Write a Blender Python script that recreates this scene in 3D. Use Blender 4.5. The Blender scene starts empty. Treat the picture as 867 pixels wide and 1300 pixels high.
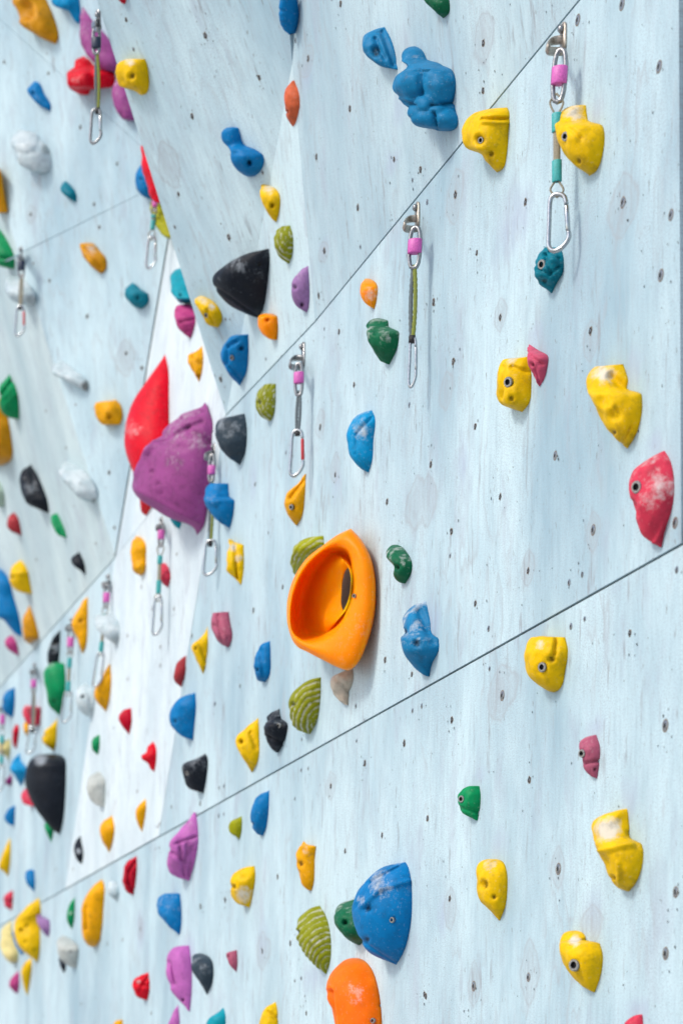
import bpy, bmesh, math, random
from mathutils import Vector, Matrix, noise
random.seed(7)
scene = bpy.context.scene
C = scene.collection

# ------------------------------------------------------------------ camera
F_PX, U0, V0, ROLL = 2700.0, 433.5, 1425.0, math.radians(0.7)
XC = Vector((math.cos(ROLL), 0, math.sin(ROLL)))
YC = Vector((-math.sin(ROLL), 0, math.cos(ROLL)))
ZC = Vector((0, -1, 0))
cam_data = bpy.data.cameras.new('camera')
cam = bpy.data.objects.new('camera', cam_data)
C.objects.link(cam)
cam.matrix_world = Matrix((XC, YC, ZC)).transposed().to_4x4()
cam_data.sensor_fit = 'HORIZONTAL'
cam_data.sensor_width = 36.0
cam_data.lens = F_PX / 867.0 * 36.0
cam_data.shift_y = (V0 - 650.0) / 867.0
cam_data.clip_start = 0.1
cam_data.clip_end = 2000
cam_data.dof.use_dof = True
cam_data.dof.focus_distance = 4.75
cam_data.dof.aperture_fstop = 5.8
scene.camera = cam

# ------------------------------------------------------------------ light
SUN_EL, SUN_AZ = math.radians(44), math.radians(-113)      # azimuth from +Y, negative = towards -X
world = bpy.data.worlds.new('World')
scene.world = world
world.use_nodes = True
wn = world.node_tree.nodes
bg = wn['Background']
sky = wn.new('ShaderNodeTexSky')
sky.sky_type = 'NISHITA'
sky.sun_disc = False
sky.sun_elevation = SUN_EL
sky.sun_rotation = SUN_AZ
sky.air_density = 1.0
sky.dust_density = 2.5
sky.ozone_density = 1.0
world.node_tree.links.new(sky.outputs[0], bg.inputs[0])
bg.inputs[1].default_value = 0.14
sd = bpy.data.lights.new('sun', 'SUN')
sd.energy = 1.35
sd.angle = math.radians(11)
sd.color = (1.0, 0.955, 0.88)
so = bpy.data.objects.new('sun', sd)
C.objects.link(so)
to_sun = Vector((math.sin(SUN_AZ) * math.cos(SUN_EL), math.cos(SUN_AZ) * math.cos(SUN_EL), math.sin(SUN_EL)))
so.rotation_euler = to_sun.to_track_quat('Z', 'Y').to_euler()
so.location = to_sun * 30
vs = scene.view_settings
vs.view_transform = 'Standard'
vs.look = 'None'
vs.gamma = 1.0
vs.exposure = 0.46

# ------------------------------------------------------------------ pixel geometry helpers
def ray(u, v):
    return XC * ((u - U0) / F_PX) + YC * ((V0 - v) / F_PX) - ZC

def project(p):
    y = -p.dot(ZC)
    return (U0 + F_PX * p.dot(XC) / y, V0 - F_PX * p.dot(YC) / y)

class Plane:
    def __init__(s, p, n):
        s.p, s.n = p.copy(), n.normalized()
        if s.n.dot(-s.p) < 0: s.n.negate()
        s.ex = Vector((0, 0, 1)).cross(s.n).normalized()      # horizontal, towards the right of the view
        if s.ex.x < 0: s.ex.negate()
        s.ey = s.n.cross(s.ex).normalized()
        if s.ey.z < 0: s.ey.negate()
    def at(s, u, v, h=0.0):
        r = ray(u, v)
        return r * (((s.p + s.n * h).dot(s.n)) / r.dot(s.n))
    def local(s, p):
        d = p - s.p
        return Vector((d.dot(s.ex), d.dot(s.ey), d.dot(s.n)))
    def matrix(s):
        x, y = s.ex, s.ey
        if x.cross(y).dot(s.n) < 0: x = -x
        return Matrix((x, y, s.n)).transposed().to_4x4()

def plane3(a, b, c): return Plane(a, (b - a).cross(c - a))

VPX = -427.0
d0 = Vector(((VPX - U0) / F_PX, 1, 0)).normalized()
P0 = ray(735, 0) * 4.24
W0 = Plane(P0, d0.cross(Vector((0, 0, 1))))
TH1 = math.radians(7)
F1 = Plane(W0.at(735, 0), W0.n * math.cos(TH1) - Vector((0, 0, 1)) * math.sin(TH1))
pB, pC, pD = W0.at(400, 408), W0.at(287, 527), F1.at(371, 80)
F2 = plane3(pB, pC, pD)
a3 = math.radians(-30)
h3 = Vector((math.sin(a3), math.cos(a3), 0))
F3 = Plane(pC, h3.cross(pD - pC))
pE = W0.at(147, 707)
a4 = math.radians(-40)
h4 = Vector((math.sin(a4), math.cos(a4), 0))
LEAN4 = math.radians(8)
n4 = h4.cross(Vector((0, 0, 1))).normalized()
if n4.dot(-pE) < 0: n4.negate()
F4 = Plane(pE, n4 * math.cos(LEAN4) - Vector((0, 0, 1)) * math.sin(LEAN4))
BU = plane3(pE, W0.at(287, 527), F4.at(215, 300))
F5 = plane3(pE, W0.at(0, 873), F4.at(45, 387))
PL = {'W': W0, '1': F1, '2': F2, '3': F3, '4': F4, 'B': BU, '5': F5}

# ------------------------------------------------------------------ node helpers
def new_mat(name):
    m = bpy.data.materials.new(name)
    m.use_nodes = True
    nt = m.node_tree
    return m, nt, nt.nodes, nt.links, nt.nodes['Principled BSDF']

def ramp(ns, pts, interp='LINEAR'):
    r = ns.new('ShaderNodeValToRGB')
    cr = r.color_ramp
    cr.interpolation = interp
    while len(cr.elements) < len(pts): cr.elements.new(0.5)
    for e, (p, c) in zip(cr.elements, pts):
        e.position = p
        e.color = (c, c, c, 1) if isinstance(c, (int, float)) else (*c, 1)
    return r

def noise_node(ns, ls, vec, scale, detail=3, rough=0.5, mapscale=None, loc=None):
    if mapscale or loc:
        mp = ns.new('ShaderNodeMapping')
        if mapscale: mp.inputs['Scale'].default_value = mapscale
        if loc: mp.inputs['Location'].default_value = loc
        ls.new(vec, mp.inputs['Vector'])
        vec = mp.outputs[0]
    n = ns.new('ShaderNodeTexNoise')
    n.inputs['Scale'].default_value = scale
    n.inputs['Detail'].default_value = detail
    n.inputs['Roughness'].default_value = rough
    ls.new(vec, n.inputs['Vector'])
    return n.outputs[0]

def mixc(ns, ls, fac, a, b, mode='MIX'):
    m = ns.new('ShaderNodeMix')
    m.data_type = 'RGBA'
    m.blend_type = mode
    for sock, val in ((m.inputs[0], fac), (m.inputs[6], a), (m.inputs[7], b)):
        if hasattr(val, 'links'): ls.new(val, sock)
        elif isinstance(val, (int, float)): sock.default_value = val
        else: sock.default_value = (*val, 1)
    return m.outputs[2]

def math_node(ns, ls, op, a, b=0.0):
    m = ns.new('ShaderNodeMath')
    m.operation = op
    for i, val in enumerate((a, b)):
        if hasattr(val, 'links'): ls.new(val, m.inputs[i])
        else: m.inputs[i].default_value = val
    return m.outputs[0]

def plywood(name, light, dark, knots=(), seed=0.0, smears=()):
    """white-washed plywood: fibres run along local Y"""
    m, nt, ns, ls, bsdf = new_mat(name)
    tc = ns.new('ShaderNodeTexCoord').outputs['Object']
    off = (seed * 3.1, seed * 1.7, seed)
    blotch = noise_node(ns, ls, tc, 2.2, 5, 0.6, (1.0, 0.45, 1), off)
    col = mixc(ns, ls, ramp_out(ns, ls, blotch, [(0.38, 0), (0.70, 1)]), light, dark)
    fib = noise_node(ns, ls, tc, 1.0, 6, 0.65, (85, 12, 1), off)
    col = mixc(ns, ls, ramp_out(ns, ls, fib, [(0.45, 0.0), (0.75, 0.38)]), col, [c * 0.78 for c in dark])
    st = noise_node(ns, ls, tc, 1.0, 5, 0.7, (22, 5.0, 1), off)
    col = mixc(ns, ls, ramp_out(ns, ls, st, [(0.58, 0.0), (0.72, 0.42)]), col, (0.36, 0.42, 0.49))
    wh = noise_node(ns, ls, tc, 1.0, 4, 0.6, (9, 1.3, 1), (off[0] + 5, off[1], off[2]))
    col = mixc(ns, ls, ramp_out(ns, ls, wh, [(0.5, 0.0), (0.75, 0.28)]), col, [min(1, c * 1.18) for c in light])
    sm = noise_node(ns, ls, tc, 1.0, 5, 0.7, (7, 3.0, 1), (off[0] - 9, off[1] + 4, off[2]))
    col = mixc(ns, ls, ramp_out(ns, ls, sm, [(0.55, 0.0), (0.72, 0.5)]), col, (0.35, 0.38, 0.46))
    sp = noise_node(ns, ls, tc, 1.0, 2, 0.6, (210, 290, 1))
    gm = ramp_out(ns, ls, noise_node(ns, ls, tc, 1.0, 4, 0.6, (4, 1.8, 1), (off[0] + 3, off[1] + 11, off[2])), [(0.35, 0.35), (0.65, 1.0)])
    col = mixc(ns, ls, math_node(ns, ls, 'MULTIPLY', ramp_out(ns, ls, sp, [(0.34, 0.8), (0.53, 0.0)]), gm), col, (0.30, 0.37, 0.43))
    dk = noise_node(ns, ls, tc, 1.0, 3, 0.5, (120, 34, 1), (off[0] + 2, off[1] + 2, off[2]))
    col = mixc(ns, ls, ramp_out(ns, ls, dk, [(0.67, 0.0), (0.74, 0.75)]), col, (0.20, 0.21, 0.22))
    ds = noise_node(ns, ls, tc, 1.0, 4, 0.65, (48, 7.5, 1), (off[0] + 12, off[1] + 5, off[2]))
    dm = noise_node(ns, ls, tc, 1.0, 3, 0.5, (6, 2.5, 1), (off[0] - 3, off[1] + 15, off[2]))
    col = mixc(ns, ls, math_node(ns, ls, 'MULTIPLY', ramp_out(ns, ls, ds, [(0.58, 0.0), (0.68, 0.85)]), ramp_out(ns, ls, dm, [(0.45, 0.1), (0.62, 1.0)])), col, (0.27, 0.30, 0.33))
    # wandering cathedral grain lines
    cw = noise_node(ns, ls, tc, 1.0, 4, 0.55, (3.2, 0.9, 1), (off[0] + 7, off[1] - 3, off[2]))
    cl = math_node(ns, ls, 'FRACT', math_node(ns, ls, 'MULTIPLY', cw, 15.0))
    cmask = math_node(ns, ls, 'MULTIPLY', ramp_out(ns, ls, cl, [(0.0, 0.0), (0.10, 1.0), (0.22, 0.35), (0.5, 0.0)]),
                      ramp_out(ns, ls, noise_node(ns, ls, tc, 1.0, 3, 0.6, (5, 2.2, 1), (off[0] + 1, off[1] + 8, off[2])), [(0.48, 0.0), (0.66, 0.5)]))
    col = mixc(ns, ls, cmask, col, (0.34, 0.37, 0.40))
    if smears:
        wb = noise_node(ns, ls, tc, 11.0, 5, 0.7, (1.6, 0.7, 1))
        tot = None
        for kx, ky, rx, ry in smears:
            v1 = ns.new('ShaderNodeVectorMath'); v1.operation = 'SUBTRACT'
            v1.inputs[1].default_value = (kx, ky, 0)
            ls.new(tc, v1.inputs[0])
            v2 = ns.new('ShaderNodeVectorMath'); v2.operation = 'MULTIPLY'
            v2.inputs[1].default_value = (1 / rx, 1 / ry, 0)
            ls.new(v1.outputs[0], v2.inputs[0])
            v3 = ns.new('ShaderNodeVectorMath'); v3.operation = 'LENGTH'
            ls.new(v2.outputs[0], v3.inputs[0])
            tot = v3.outputs['Value'] if tot is None else math_node(ns, ls, 'MINIMUM', tot, v3.outputs['Value'])
        sd_ = math_node(ns, ls, 'ADD', tot, math_node(ns, ls, 'MULTIPLY', math_node(ns, ls, 'SUBTRACT', wb, 0.5), 2.2))
        sk = ramp_out(ns, ls, math_node(ns, ls, 'MULTIPLY', sd_, 0.5), [(0.0, 0.62), (0.3, 0.35), (0.6, 0.0)])
        sk = math_node(ns, ls, 'MULTIPLY', sk, ramp_out(ns, ls, fib, [(0.3, 0.5), (0.6, 1.0)]))
        col = mixc(ns, ls, sk, col, (0.36, 0.42, 0.54))
    if knots:
        wob = noise_node(ns, ls, tc, 9.0, 4, 0.6)
        dmin = None
        for kx, ky, rx, ry in knots:
            v1 = ns.new('ShaderNodeVectorMath'); v1.operation = 'SUBTRACT'
            v1.inputs[1].default_value = (kx, ky, 0)
            ls.new(tc, v1.inputs[0])
            v2 = ns.new('ShaderNodeVectorMath'); v2.operation = 'MULTIPLY'
            v2.inputs[1].default_value = (1 / rx, 1 / ry, 0)
            ls.new(v1.outputs[0], v2.inputs[0])
            v3 = ns.new('ShaderNodeVectorMath'); v3.operation = 'LENGTH'
            sx_ = ns.new('ShaderNodeSeparateXYZ'); ls.new(v2.outputs[0], sx_.inputs[0])
            lens = math_node(ns, ls, 'ADD', math_node(ns, ls, 'ABSOLUTE', sx_.outputs[0]), math_node(ns, ls, 'POWER', math_node(ns, ls, 'ABSOLUTE', sx_.outputs[1]), 2.0))
            cb = ns.new('ShaderNodeCombineXYZ'); ls.new(lens, cb.inputs[0]); ls.new(cb.outputs[0], v3.inputs[0])
            dmin = v3.outputs['Value'] if dmin is None else math_node(ns, ls, 'MINIMUM', dmin, v3.outputs['Value'])
        dd = math_node(ns, ls, 'ADD', dmin, math_node(ns, ls, 'MULTIPLY', math_node(ns, ls, 'SUBTRACT', wob, 0.5), 1.7))
        hv = math_node(ns, ls, 'MULTIPLY', dd, 0.5)
        k = ramp_out(ns, ls, hv, [(0.0, 0.55), (0.14, 0.30), (0.22, 0.5), (0.3, 0.28), (0.40, 0.34), (0.47, 0.68), (0.56, 0.12), (0.80, 0.0)])
        k = math_node(ns, ls, 'MULTIPLY', k, ramp_out(ns, ls, fib, [(0.3, 0.55), (0.6, 1.0)]))
        col = mixc(ns, ls, k, col, (0.33, 0.36, 0.39))
    ls.new(col, bsdf.inputs['Base Color'])
    bsdf.inputs['Roughness'].default_value = 0.62
    bsdf.inputs['Specular IOR Level'].default_value = 0.35
    bump = ns.new('ShaderNodeBump')
    bump.inputs['Strength'].default_value = 0.35
    bump.inputs['Distance'].default_value = 0.002
    hgt = math_node(ns, ls, 'ADD', fib, math_node(ns, ls, 'MULTIPLY', sp, 0.5))
    ls.new(hgt, bump.inputs['Height'])
    ls.new(bump.outputs[0], bsdf.inputs['Normal'])
    return m

def ramp_out(ns, ls, val, pts):
    r = ramp(ns, pts)
    ls.new(val, r.inputs[0])
    return r.outputs[0]

def plain(name, col, rough=0.5, metal=0.0, var=0.25, scale=60):
    m, nt, ns, ls, bsdf = new_mat(name)
    tc = ns.new('ShaderNodeTexCoord').outputs['Object']
    n = noise_node(ns, ls, tc, scale, 3)
    c = mixc(ns, ls, ramp_out(ns, ls, n, [(0.3, 0), (0.7, 1)]), col, [max(0, k * (1 - var)) for k in col])
    ls.new(c, bsdf.inputs['Base Color'])
    bsdf.inputs['Roughness'].default_value = rough
    bsdf.inputs['Metallic'].default_value = metal
    return m

HOLD_COL = {
    'yellow': (0.87, 0.53, 0.001), 'amber': (0.88, 0.40, 0.002), 'mustard': (0.66, 0.29, 0.006),
    'orange': (1.0, 0.27, 0.001), 'redorange': (0.95, 0.17, 0.002), 'rust': (0.66, 0.13, 0.05),
    'blue': (0.001, 0.185, 0.47), 'bluegrey': (0.008, 0.20, 0.42), 'sky': (0.001, 0.29, 0.60),
    'teal': (0.002, 0.20, 0.28), 'turq': (0.003, 0.33, 0.42),
    'green': (0.001, 0.28, 0.095), 'dkgreen': (0.004, 0.13, 0.055), 'palegreen': (0.45, 0.60, 0.50),
    'olive': (0.36, 0.37, 0.006), 'dkolive': (0.26, 0.28, 0.008),
    'red': (0.74, 0.001, 0.018), 'crimson': (0.56, 0.003, 0.025), 'rose': (0.60, 0.085, 0.16), 'pinkred': (0.68, 0.045, 0.09), 'brick': (0.42, 0.04, 0.05),
    'dusty': (0.43, 0.10, 0.17), 'magenta': (0.50, 0.055, 0.22), 'purple': (0.35, 0.075, 0.27),
    'lilac': (0.52, 0.14, 0.46), 'mauve': (0.34, 0.18, 0.40), 'plum': (0.24, 0.03, 0.16),
    'black': (0.012, 0.016, 0.024), 'slate': (0.035, 0.055, 0.075),
    'white': (0.66, 0.72, 0.74), 'cream': (0.78, 0.66, 0.28), 'beige': (0.60, 0.52, 0.42), 'greywhite': (0.52, 0.55, 0.52),
}
_hm = {}
def hold_mat(cn):
    if cn in _hm: return _hm[cn]
    col = HOLD_COL[cn]
    m, nt, ns, ls, bsdf = new_mat('hold_' + cn)
    tc = ns.new('ShaderNodeTexCoord').outputs['Object']
    at = ns.new('ShaderNodeAttribute'); at.attribute_name = 'chalk'
    st = ns.new('ShaderNodeAttribute'); st.attribute_name = 'hole_shade_and_marks'
    n1 = noise_node(ns, ls, tc, 14, 5, 0.65)
    n2 = noise_node(ns, ls, tc, 130, 3, 0.6)
    var = ramp_out(ns, ls, n1, [(0.3, 0), (0.7, 1)])
    c = mixc(ns, ls, var, col, [k * (0.9 if cn == 'orange' else 0.72) for k in col] if cn != 'white' else (0.34, 0.46, 0.50))
    n3 = noise_node(ns, ls, tc, 75, 6, 0.75)
    lev = math_node(ns, ls, 'ADD', math_node(ns, ls, 'MULTIPLY', at.outputs['Fac'], 0.55), math_node(ns, ls, 'MULTIPLY', math_node(ns, ls, 'SUBTRACT', n3, 0.5), 0.9))
    lev = math_node(ns, ls, 'ADD', lev, math_node(ns, ls, 'MULTIPLY', math_node(ns, ls, 'SUBTRACT', n1, 0.5), 0.5))
    dust = math_node(ns, ls, 'MULTIPLY', ramp_out(ns, ls, lev, [(0.08, 0.0), (0.42, 0.85)]), ramp_out(ns, ls, at.outputs['Fac'], [(0.0, 0.0), (0.15, 1.0)]))
    sp = ramp_out(ns, ls, n2, [(0.60, 0.0), (0.76, 0.14)])
    dust = math_node(ns, ls, 'ADD', dust, sp)
    dust = math_node(ns, ls, 'MINIMUM', dust, 0.78)
    cc = (0.62, 0.63, 0.62) if cn not in ('black', 'slate') else (0.34, 0.38, 0.42)
    c = mixc(ns, ls, dust, c, cc)
    dark_fac = math_node(ns, ls, 'MULTIPLY', st.outputs['Fac'], ramp_out(ns, ls, n2, [(0.3, 0.6), (0.6, 1.0)]))  # painted shade of holes and bolt recesses, plus dark marks on some holds
    dcol = (0.05, 0.05, 0.045) if cn in ('white', 'black', 'slate', 'cream', 'greywhite') else [k * 0.10 for k in col]
    c = mixc(ns, ls, dark_fac, c, dcol)
    gr = ramp_out(ns, ls, noise_node(ns, ls, tc, 42, 6, 0.75), [(0.30, 0.85 if cn in ('orange', 'redorange') else 0.0), (0.50, 1.0)])
    c = mixc(ns, ls, math_node(ns, ls, 'SUBTRACT', 1.0, gr), c, mixc(ns, ls, 0.35, c, (0.02, 0.02, 0.02)))
    ls.new(c, bsdf.inputs['Base Color'])
    rr = math_node(ns, ls, 'ADD', math_node(ns, ls, 'MULTIPLY', dust, 0.4), {'orange': 0.34, 'white': 0.2}.get(cn, 0.46))
    ls.new(rr, bsdf.inputs['Roughness'])
    bsdf.inputs['Specular IOR Level'].default_value = 0.09
    bump = ns.new('ShaderNodeBump')
    bump.inputs['Strength'].default_value = 0.30
    bump.inputs['Distance'].default_value = 0.0012
    ls.new(noise_node(ns, ls, tc, 420, 3, 0.6), bump.inputs['Height'])
    ls.new(bump.outputs[0], bsdf.inputs['Normal'])
    if cn in ('orange', 'redorange'):
        bsdf.inputs['Subsurface Weight'].default_value = 0.7
        bsdf.inputs['Subsurface Radius'].default_value = (1.0, 0.45, 0.08)
        bsdf.inputs['Subsurface Scale'].default_value = 0.07
    _hm[cn] = m
    return m

M_STEEL = plain('zinc_steel', (0.40, 0.41, 0.42), 0.30, 0.85, 0.5, 300)
M_WORN = plain('worn_steel', (0.55, 0.49, 0.42), 0.45, 0.75, 0.5, 200)
M_ALU = plain('polished_aluminium', (0.50, 0.53, 0.55), 0.20, 0.95, 0.3, 200)
M_DARK = plain('dark_socket', (0.02, 0.02, 0.022), 0.7)
M_GAP = plain('shadow_gap_timber', (0.02, 0.018, 0.014), 0.9)
M_TORN = plain('torn_wood', (0.30, 0.25, 0.20), 0.9, 0, 0.5, 400)
M_PINK = plain('pink_tape', (0.72, 0.13, 0.50), 0.5, 0, 0.35, 300)
M_NAVY = plain('navy_tape', (0.015, 0.03, 0.07), 0.5, 0, 0.3, 300)
M_TEAL = plain('teal_tape', (0.04, 0.42, 0.42), 0.55, 0, 0.35, 300)
M_TAN = plain('tan_webbing', (0.36, 0.33, 0.25), 0.85, 0, 0.4, 500)
M_OLV = plain('olive_webbing', (0.26, 0.30, 0.05), 0.85, 0, 0.5, 700)
M_GRY = plain('grey_webbing', (0.16, 0.20, 0.22), 0.85, 0, 0.5, 700)
M_REDG = plain('red_gate', (0.6, 0.05, 0.06), 0.35, 0.2)
M_GREY = plain('grey_board', (0.27, 0.27, 0.29), 0.8, 0, 0.3, 30)

# ------------------------------------------------------------------ object helpers
def link(name, me, mat, parent=None):
    o = bpy.data.objects.new(name, me)
    C.objects.link(o)
    if mat is not None and not me.materials: me.materials.append(mat)
    if parent is not None: o.parent = parent
    return o

def finish(bm, name, smooth=True):
    me = bpy.data.meshes.new(name)
    bm.to_mesh(me); bm.free()
    if smooth:
        me.polygons.foreach_set('use_smooth', [True] * len(me.polygons))
    return me

def tag(o, label=None, cat=None, group=None, kind=None):
    if label: o['label'] = label
    if cat: o['category'] = cat
    if group: o['group'] = group
    if kind: o['kind'] = kind
    return o

# ------------------------------------------------------------------ ground
bm = bmesh.new()
GZ = -1.6
vs_ = [bm.verts.new((x, y, GZ)) for x, y in ((-900, -900), (900, -900), (900, 900), (-900, 900))]
bm.faces.new(vs_)
tag(link('ground', finish(bm, 'ground', False), plain('pale_paving', (0.50, 0.50, 0.49), 0.9, 0, 0.2, 0.8)), kind='structure')

# ------------------------------------------------------------------ climbing wall
wall = bpy.data.objects.new('climbing_wall', None)
C.objects.link(wall)
base = W0.at(400, 1300); wall.location = (base.x, base.y, GZ)
tag(wall, 'tall whitewashed plywood climbing wall of folded panels covered in coloured holds', 'climbing wall')
bpy.context.view_layer.update()
WINV = Matrix.Translation(-Vector(wall.location))

def inset_poly(pts, d):
    n = len(pts)
    area = sum(pts[i][0] * pts[(i + 1) % n][1] - pts[(i + 1) % n][0] * pts[i][1] for i in range(n))
    s = 1 if area > 0 else -1
    ds = d if isinstance(d, (list, tuple)) else [d] * n
    lines = []
    for i in range(n):
        a, b = Vector(pts[i]), Vector(pts[(i + 1) % n])
        t = (b - a).normalized()
        nn = Vector((-t.y, t.x)) * s
        lines.append((a + nn * ds[i], t))
    out = []
    for i in range(n):
        (p, t), (q, r) = lines[i - 1], lines[i]
        den = t.x * r.y - t.y * r.x
        if abs(den) < 1e-6: out.append(q); continue
        k = ((q.x - p.x) * r.y - (q.y - p.y) * r.x) / den
        out.append(p + t * k)
    return out

def panel(pl, px, mat, gaps, thick=0.018, world_pts=None, name='panel', lift=0.0):
    """plywood sheet: pixel corners on plane pl; gaps[i] = half joint width along edge i->i+1"""
    mtx = pl.matrix(); mtx.translation = pl.p
    inv = mtx.inverted()
    W = world_pts if world_pts else [pl.at(u, v) for u, v in px]
    L = [inv @ w for w in W]
    P = inset_poly([(l.x, l.y) for l in L], gaps)
    bm = bmesh.new()
    f = bm.faces.new([bm.verts.new((p.x, p.y, lift)) for p in P])
    r = bmesh.ops.extrude_face_region(bm, geom=[f])
    for v in [g for g in r['geom'] if isinstance(g, bmesh.types.BMVert)]: v.co.z -= thick
    bmesh.ops.recalc_face_normals(bm, faces=bm.faces)
    o = link(name, finish(bm, name, False), mat, wall)
    o.matrix_parent_inverse = WINV
    o.matrix_world = mtx
    return o, inv

def knots_of(pl, lst):
    """lst: (crop key, x, y, half-width px, half-height px) -> local ellipses"""
    mtx = pl.matrix(); mtx.translation = pl.p
    inv = mtx.inverted()
    out = []
    for ck, x, y, rx, ry in lst:
        u, v = cr(ck, x, y)
        q = inv @ pl.at(u, v)
        q2 = inv @ pl.at(u, v - ry)
        qx = inv @ pl.at(u + rx, v)
        out.append((q.x, q.y, abs(qx.x - q.x) , abs(q2.y - q.y)))
    return out

CROPS = {'A': (0, 0, 2.89), 'B': (0, 200, 2.89), 'C': (0, 400, 2.89), 'D': (0, 600, 2.89), 'E': (0, 800, 2.89), 'F': (0, 1000, 2.89),
         'G': (250, 0, 2.477), 'H': (250, 300, 2.477), 'I': (250, 600, 2.477), 'J': (200, 950, 2.477),
         'K': (540, 0, 2.651), 'L': (540, 300, 2.651), 'M': (540, 540, 2.651), 'N': (540, 900, 2.651),
         'P': (0, 640, 5.78), 'Q': (0, 820, 5.78), 'R': (0, 820, 7.88), 'S': (0, 920, 7.88), 'T': (0, 1060, 5.414),
         'U': (70, 0, 6.67), 'V': (160, 250, 4.194), 'w': (0, 480, 4.641), 'x': (0, 180, 5.1), 'y': (0, 380, 4.335), 'z': (240, 540, 6.5),
         '0': (0, 0, 1.0)}
def cr(k, x, y):
    x0, y0, s = CROPS[k]
    return x0 + x / s, y0 + y / s

LT, DKc = (0.54, 0.69, 0.735), (0.28, 0.42, 0.495)
seamA = lambda u: 690 + 0.5606 * (867 - u)
GA = 0.0028
kW = knots_of(W0, [('K', 665, 690, 18, 42), ('K', 100, 660, 12, 34), ('L', 252, 265, 8, 22), ('L', 556, 345, 10, 27), ('L', 70, 520, 9, 26),
                   ('M', 565, 360, 8, 27), ('M', 346, 480, 9, 24), ('H', 388, 590, 6, 18), ('H', 435, 730, 6, 20), ('I', 690, 100, 14, 36), ('M', 10, 250, 12, 34)])
kL = knots_of(W0, [('N', 448, 540, 9, 30), ('N', 350, 890, 12, 42), ('N', 163, 930, 8, 30), ('N', 85, 680, 8, 28), ('N', 560, 730, 14, 28), ('M', 255, 905, 18, 36), ('J', 330, 640, 8, 28),
                   ('J', 545, 120, 6, 18), ('F', 515, 520, 3, 16)])
k1 = knots_of(F1, [('K', 195, 130, 14, 38), ('G', 400, 790, 7, 16), ('G', 345, 190, 10, 22)])
k4 = knots_of(F4, [('B', 463, 735, 12, 24), ('B', 113, 207, 7, 14)])
sW = knots_of(W0, [('K', 575, 375, 12, 22), ('L', 700, 440, 12, 26), ('L', 365, 330, 10, 16), ('M', 770, 60, 10, 18), ('M', 25, 660, 10, 22), ('M', 510, 735, 16, 14),
                   ('L', 130, 760, 7, 40), ('I', 735, 470, 12, 30), ('H', 440, 60, 10, 14), ('G', 1000, 700, 30, 40), ('H', 180, 760, 4, 30), ('I', 440, 20, 6, 30)])
sL = knots_of(W0, [('N', 560, 700, 14, 34), ('N', 690, 300, 12, 30), ('N', 575, 60, 12, 14), ('N', 245, 460, 12, 22), ('N', 180, 225, 9, 12), ('N', 60, 700, 8, 26), ('J', 330, 620, 8, 30),
                   ('J', 500, 720, 20, 20), ('F', 700, 600, 7, 22), ('F', 515, 540, 6, 30), ('N', 720, 1010, 14, 16)])
s1 = knots_of(F1, [('G', 400, 780, 8, 16), ('G', 640, 330, 14, 26), ('G', 620, 500, 12, 16), ('G', 345, 240, 10, 26)])
m_W = plywood('whitewashed_plywood_main', LT, DKc, kW, 0.3, sW)
m_L = plywood('whitewashed_plywood_lower', LT, DKc, kL, 4.1, sL)
m_1 = plywood('whitewashed_plywood_roof', [c * 0.92 for c in LT], DKc, k1, 7.7, s1)  # overhang's shade put into the colour: wall tone slightly darkened
m_4 = plywood('whitewashed_plywood_back', [c * 1.08 for c in LT], [c * 1.15 for c in DKc], k4, 11.2)
m_B = plywood('whiter_plywood', (0.71, 0.80, 0.825), (0.50, 0.61, 0.665), (), 15.0)  # whiter base colour than the neighbouring panels
m_5 = plywood('pale_plywood_left', (0.58, 0.70, 0.71), (0.38, 0.51, 0.55), (), 27.0)
m_2 = plywood('pale_plywood', (0.565, 0.715, 0.75), (0.44, 0.59, 0.65), (), 21.0)

topB = [(400, 408), (735, 0), (867, -161)]
# row between the two long joints
panel(W0, [(861.0, -154), (400, 408), (287, 527), (202, seamA(202)), (864.8, seamA(864.8))], m_W, [GA, GA, 0.0, GA, 0.0])
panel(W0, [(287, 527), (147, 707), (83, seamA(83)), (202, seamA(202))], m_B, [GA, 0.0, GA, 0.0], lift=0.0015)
panel(W0, [(147, 707), (0, 873), (-110, 1002), (-110, seamA(-110)), (83, seamA(83))], m_W, [GA, GA, 0.0, GA, 0.0])
# lower rows, down to the ground
def below(u, z):           # point of W0 under seam A at height z
    p = W0.at(u, seamA(u)).copy(); p.z = z
    return p
zA = W0.at(600, seamA(600)).z
us = [-110, 384, 1500]
for i in range(2):
    a, b = us[i], us[i + 1]
    p0, p1 = W0.at(a, seamA(a)), W0.at(b, seamA(b))
    for z0, z1 in ((None, zA - 1.2), (zA - 1.2, GZ)):
        top = [p1, p0] if z0 is None else [below(b, z0), below(a, z0)]
        panel(W0, None, m_L, [GA, 0.0006, GA, 0.0006], world_pts=top + [below(a, z1), below(b, z1)])
# grey end board beyond the right edge
panel(W0, [(1500, -928), (861.6, -154), (865.4, seamA(865.4) - 3), (1500, seamA(1500))], M_GREY, [0, 0, GA, 0], lift=-0.012, name='end_board')
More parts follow.
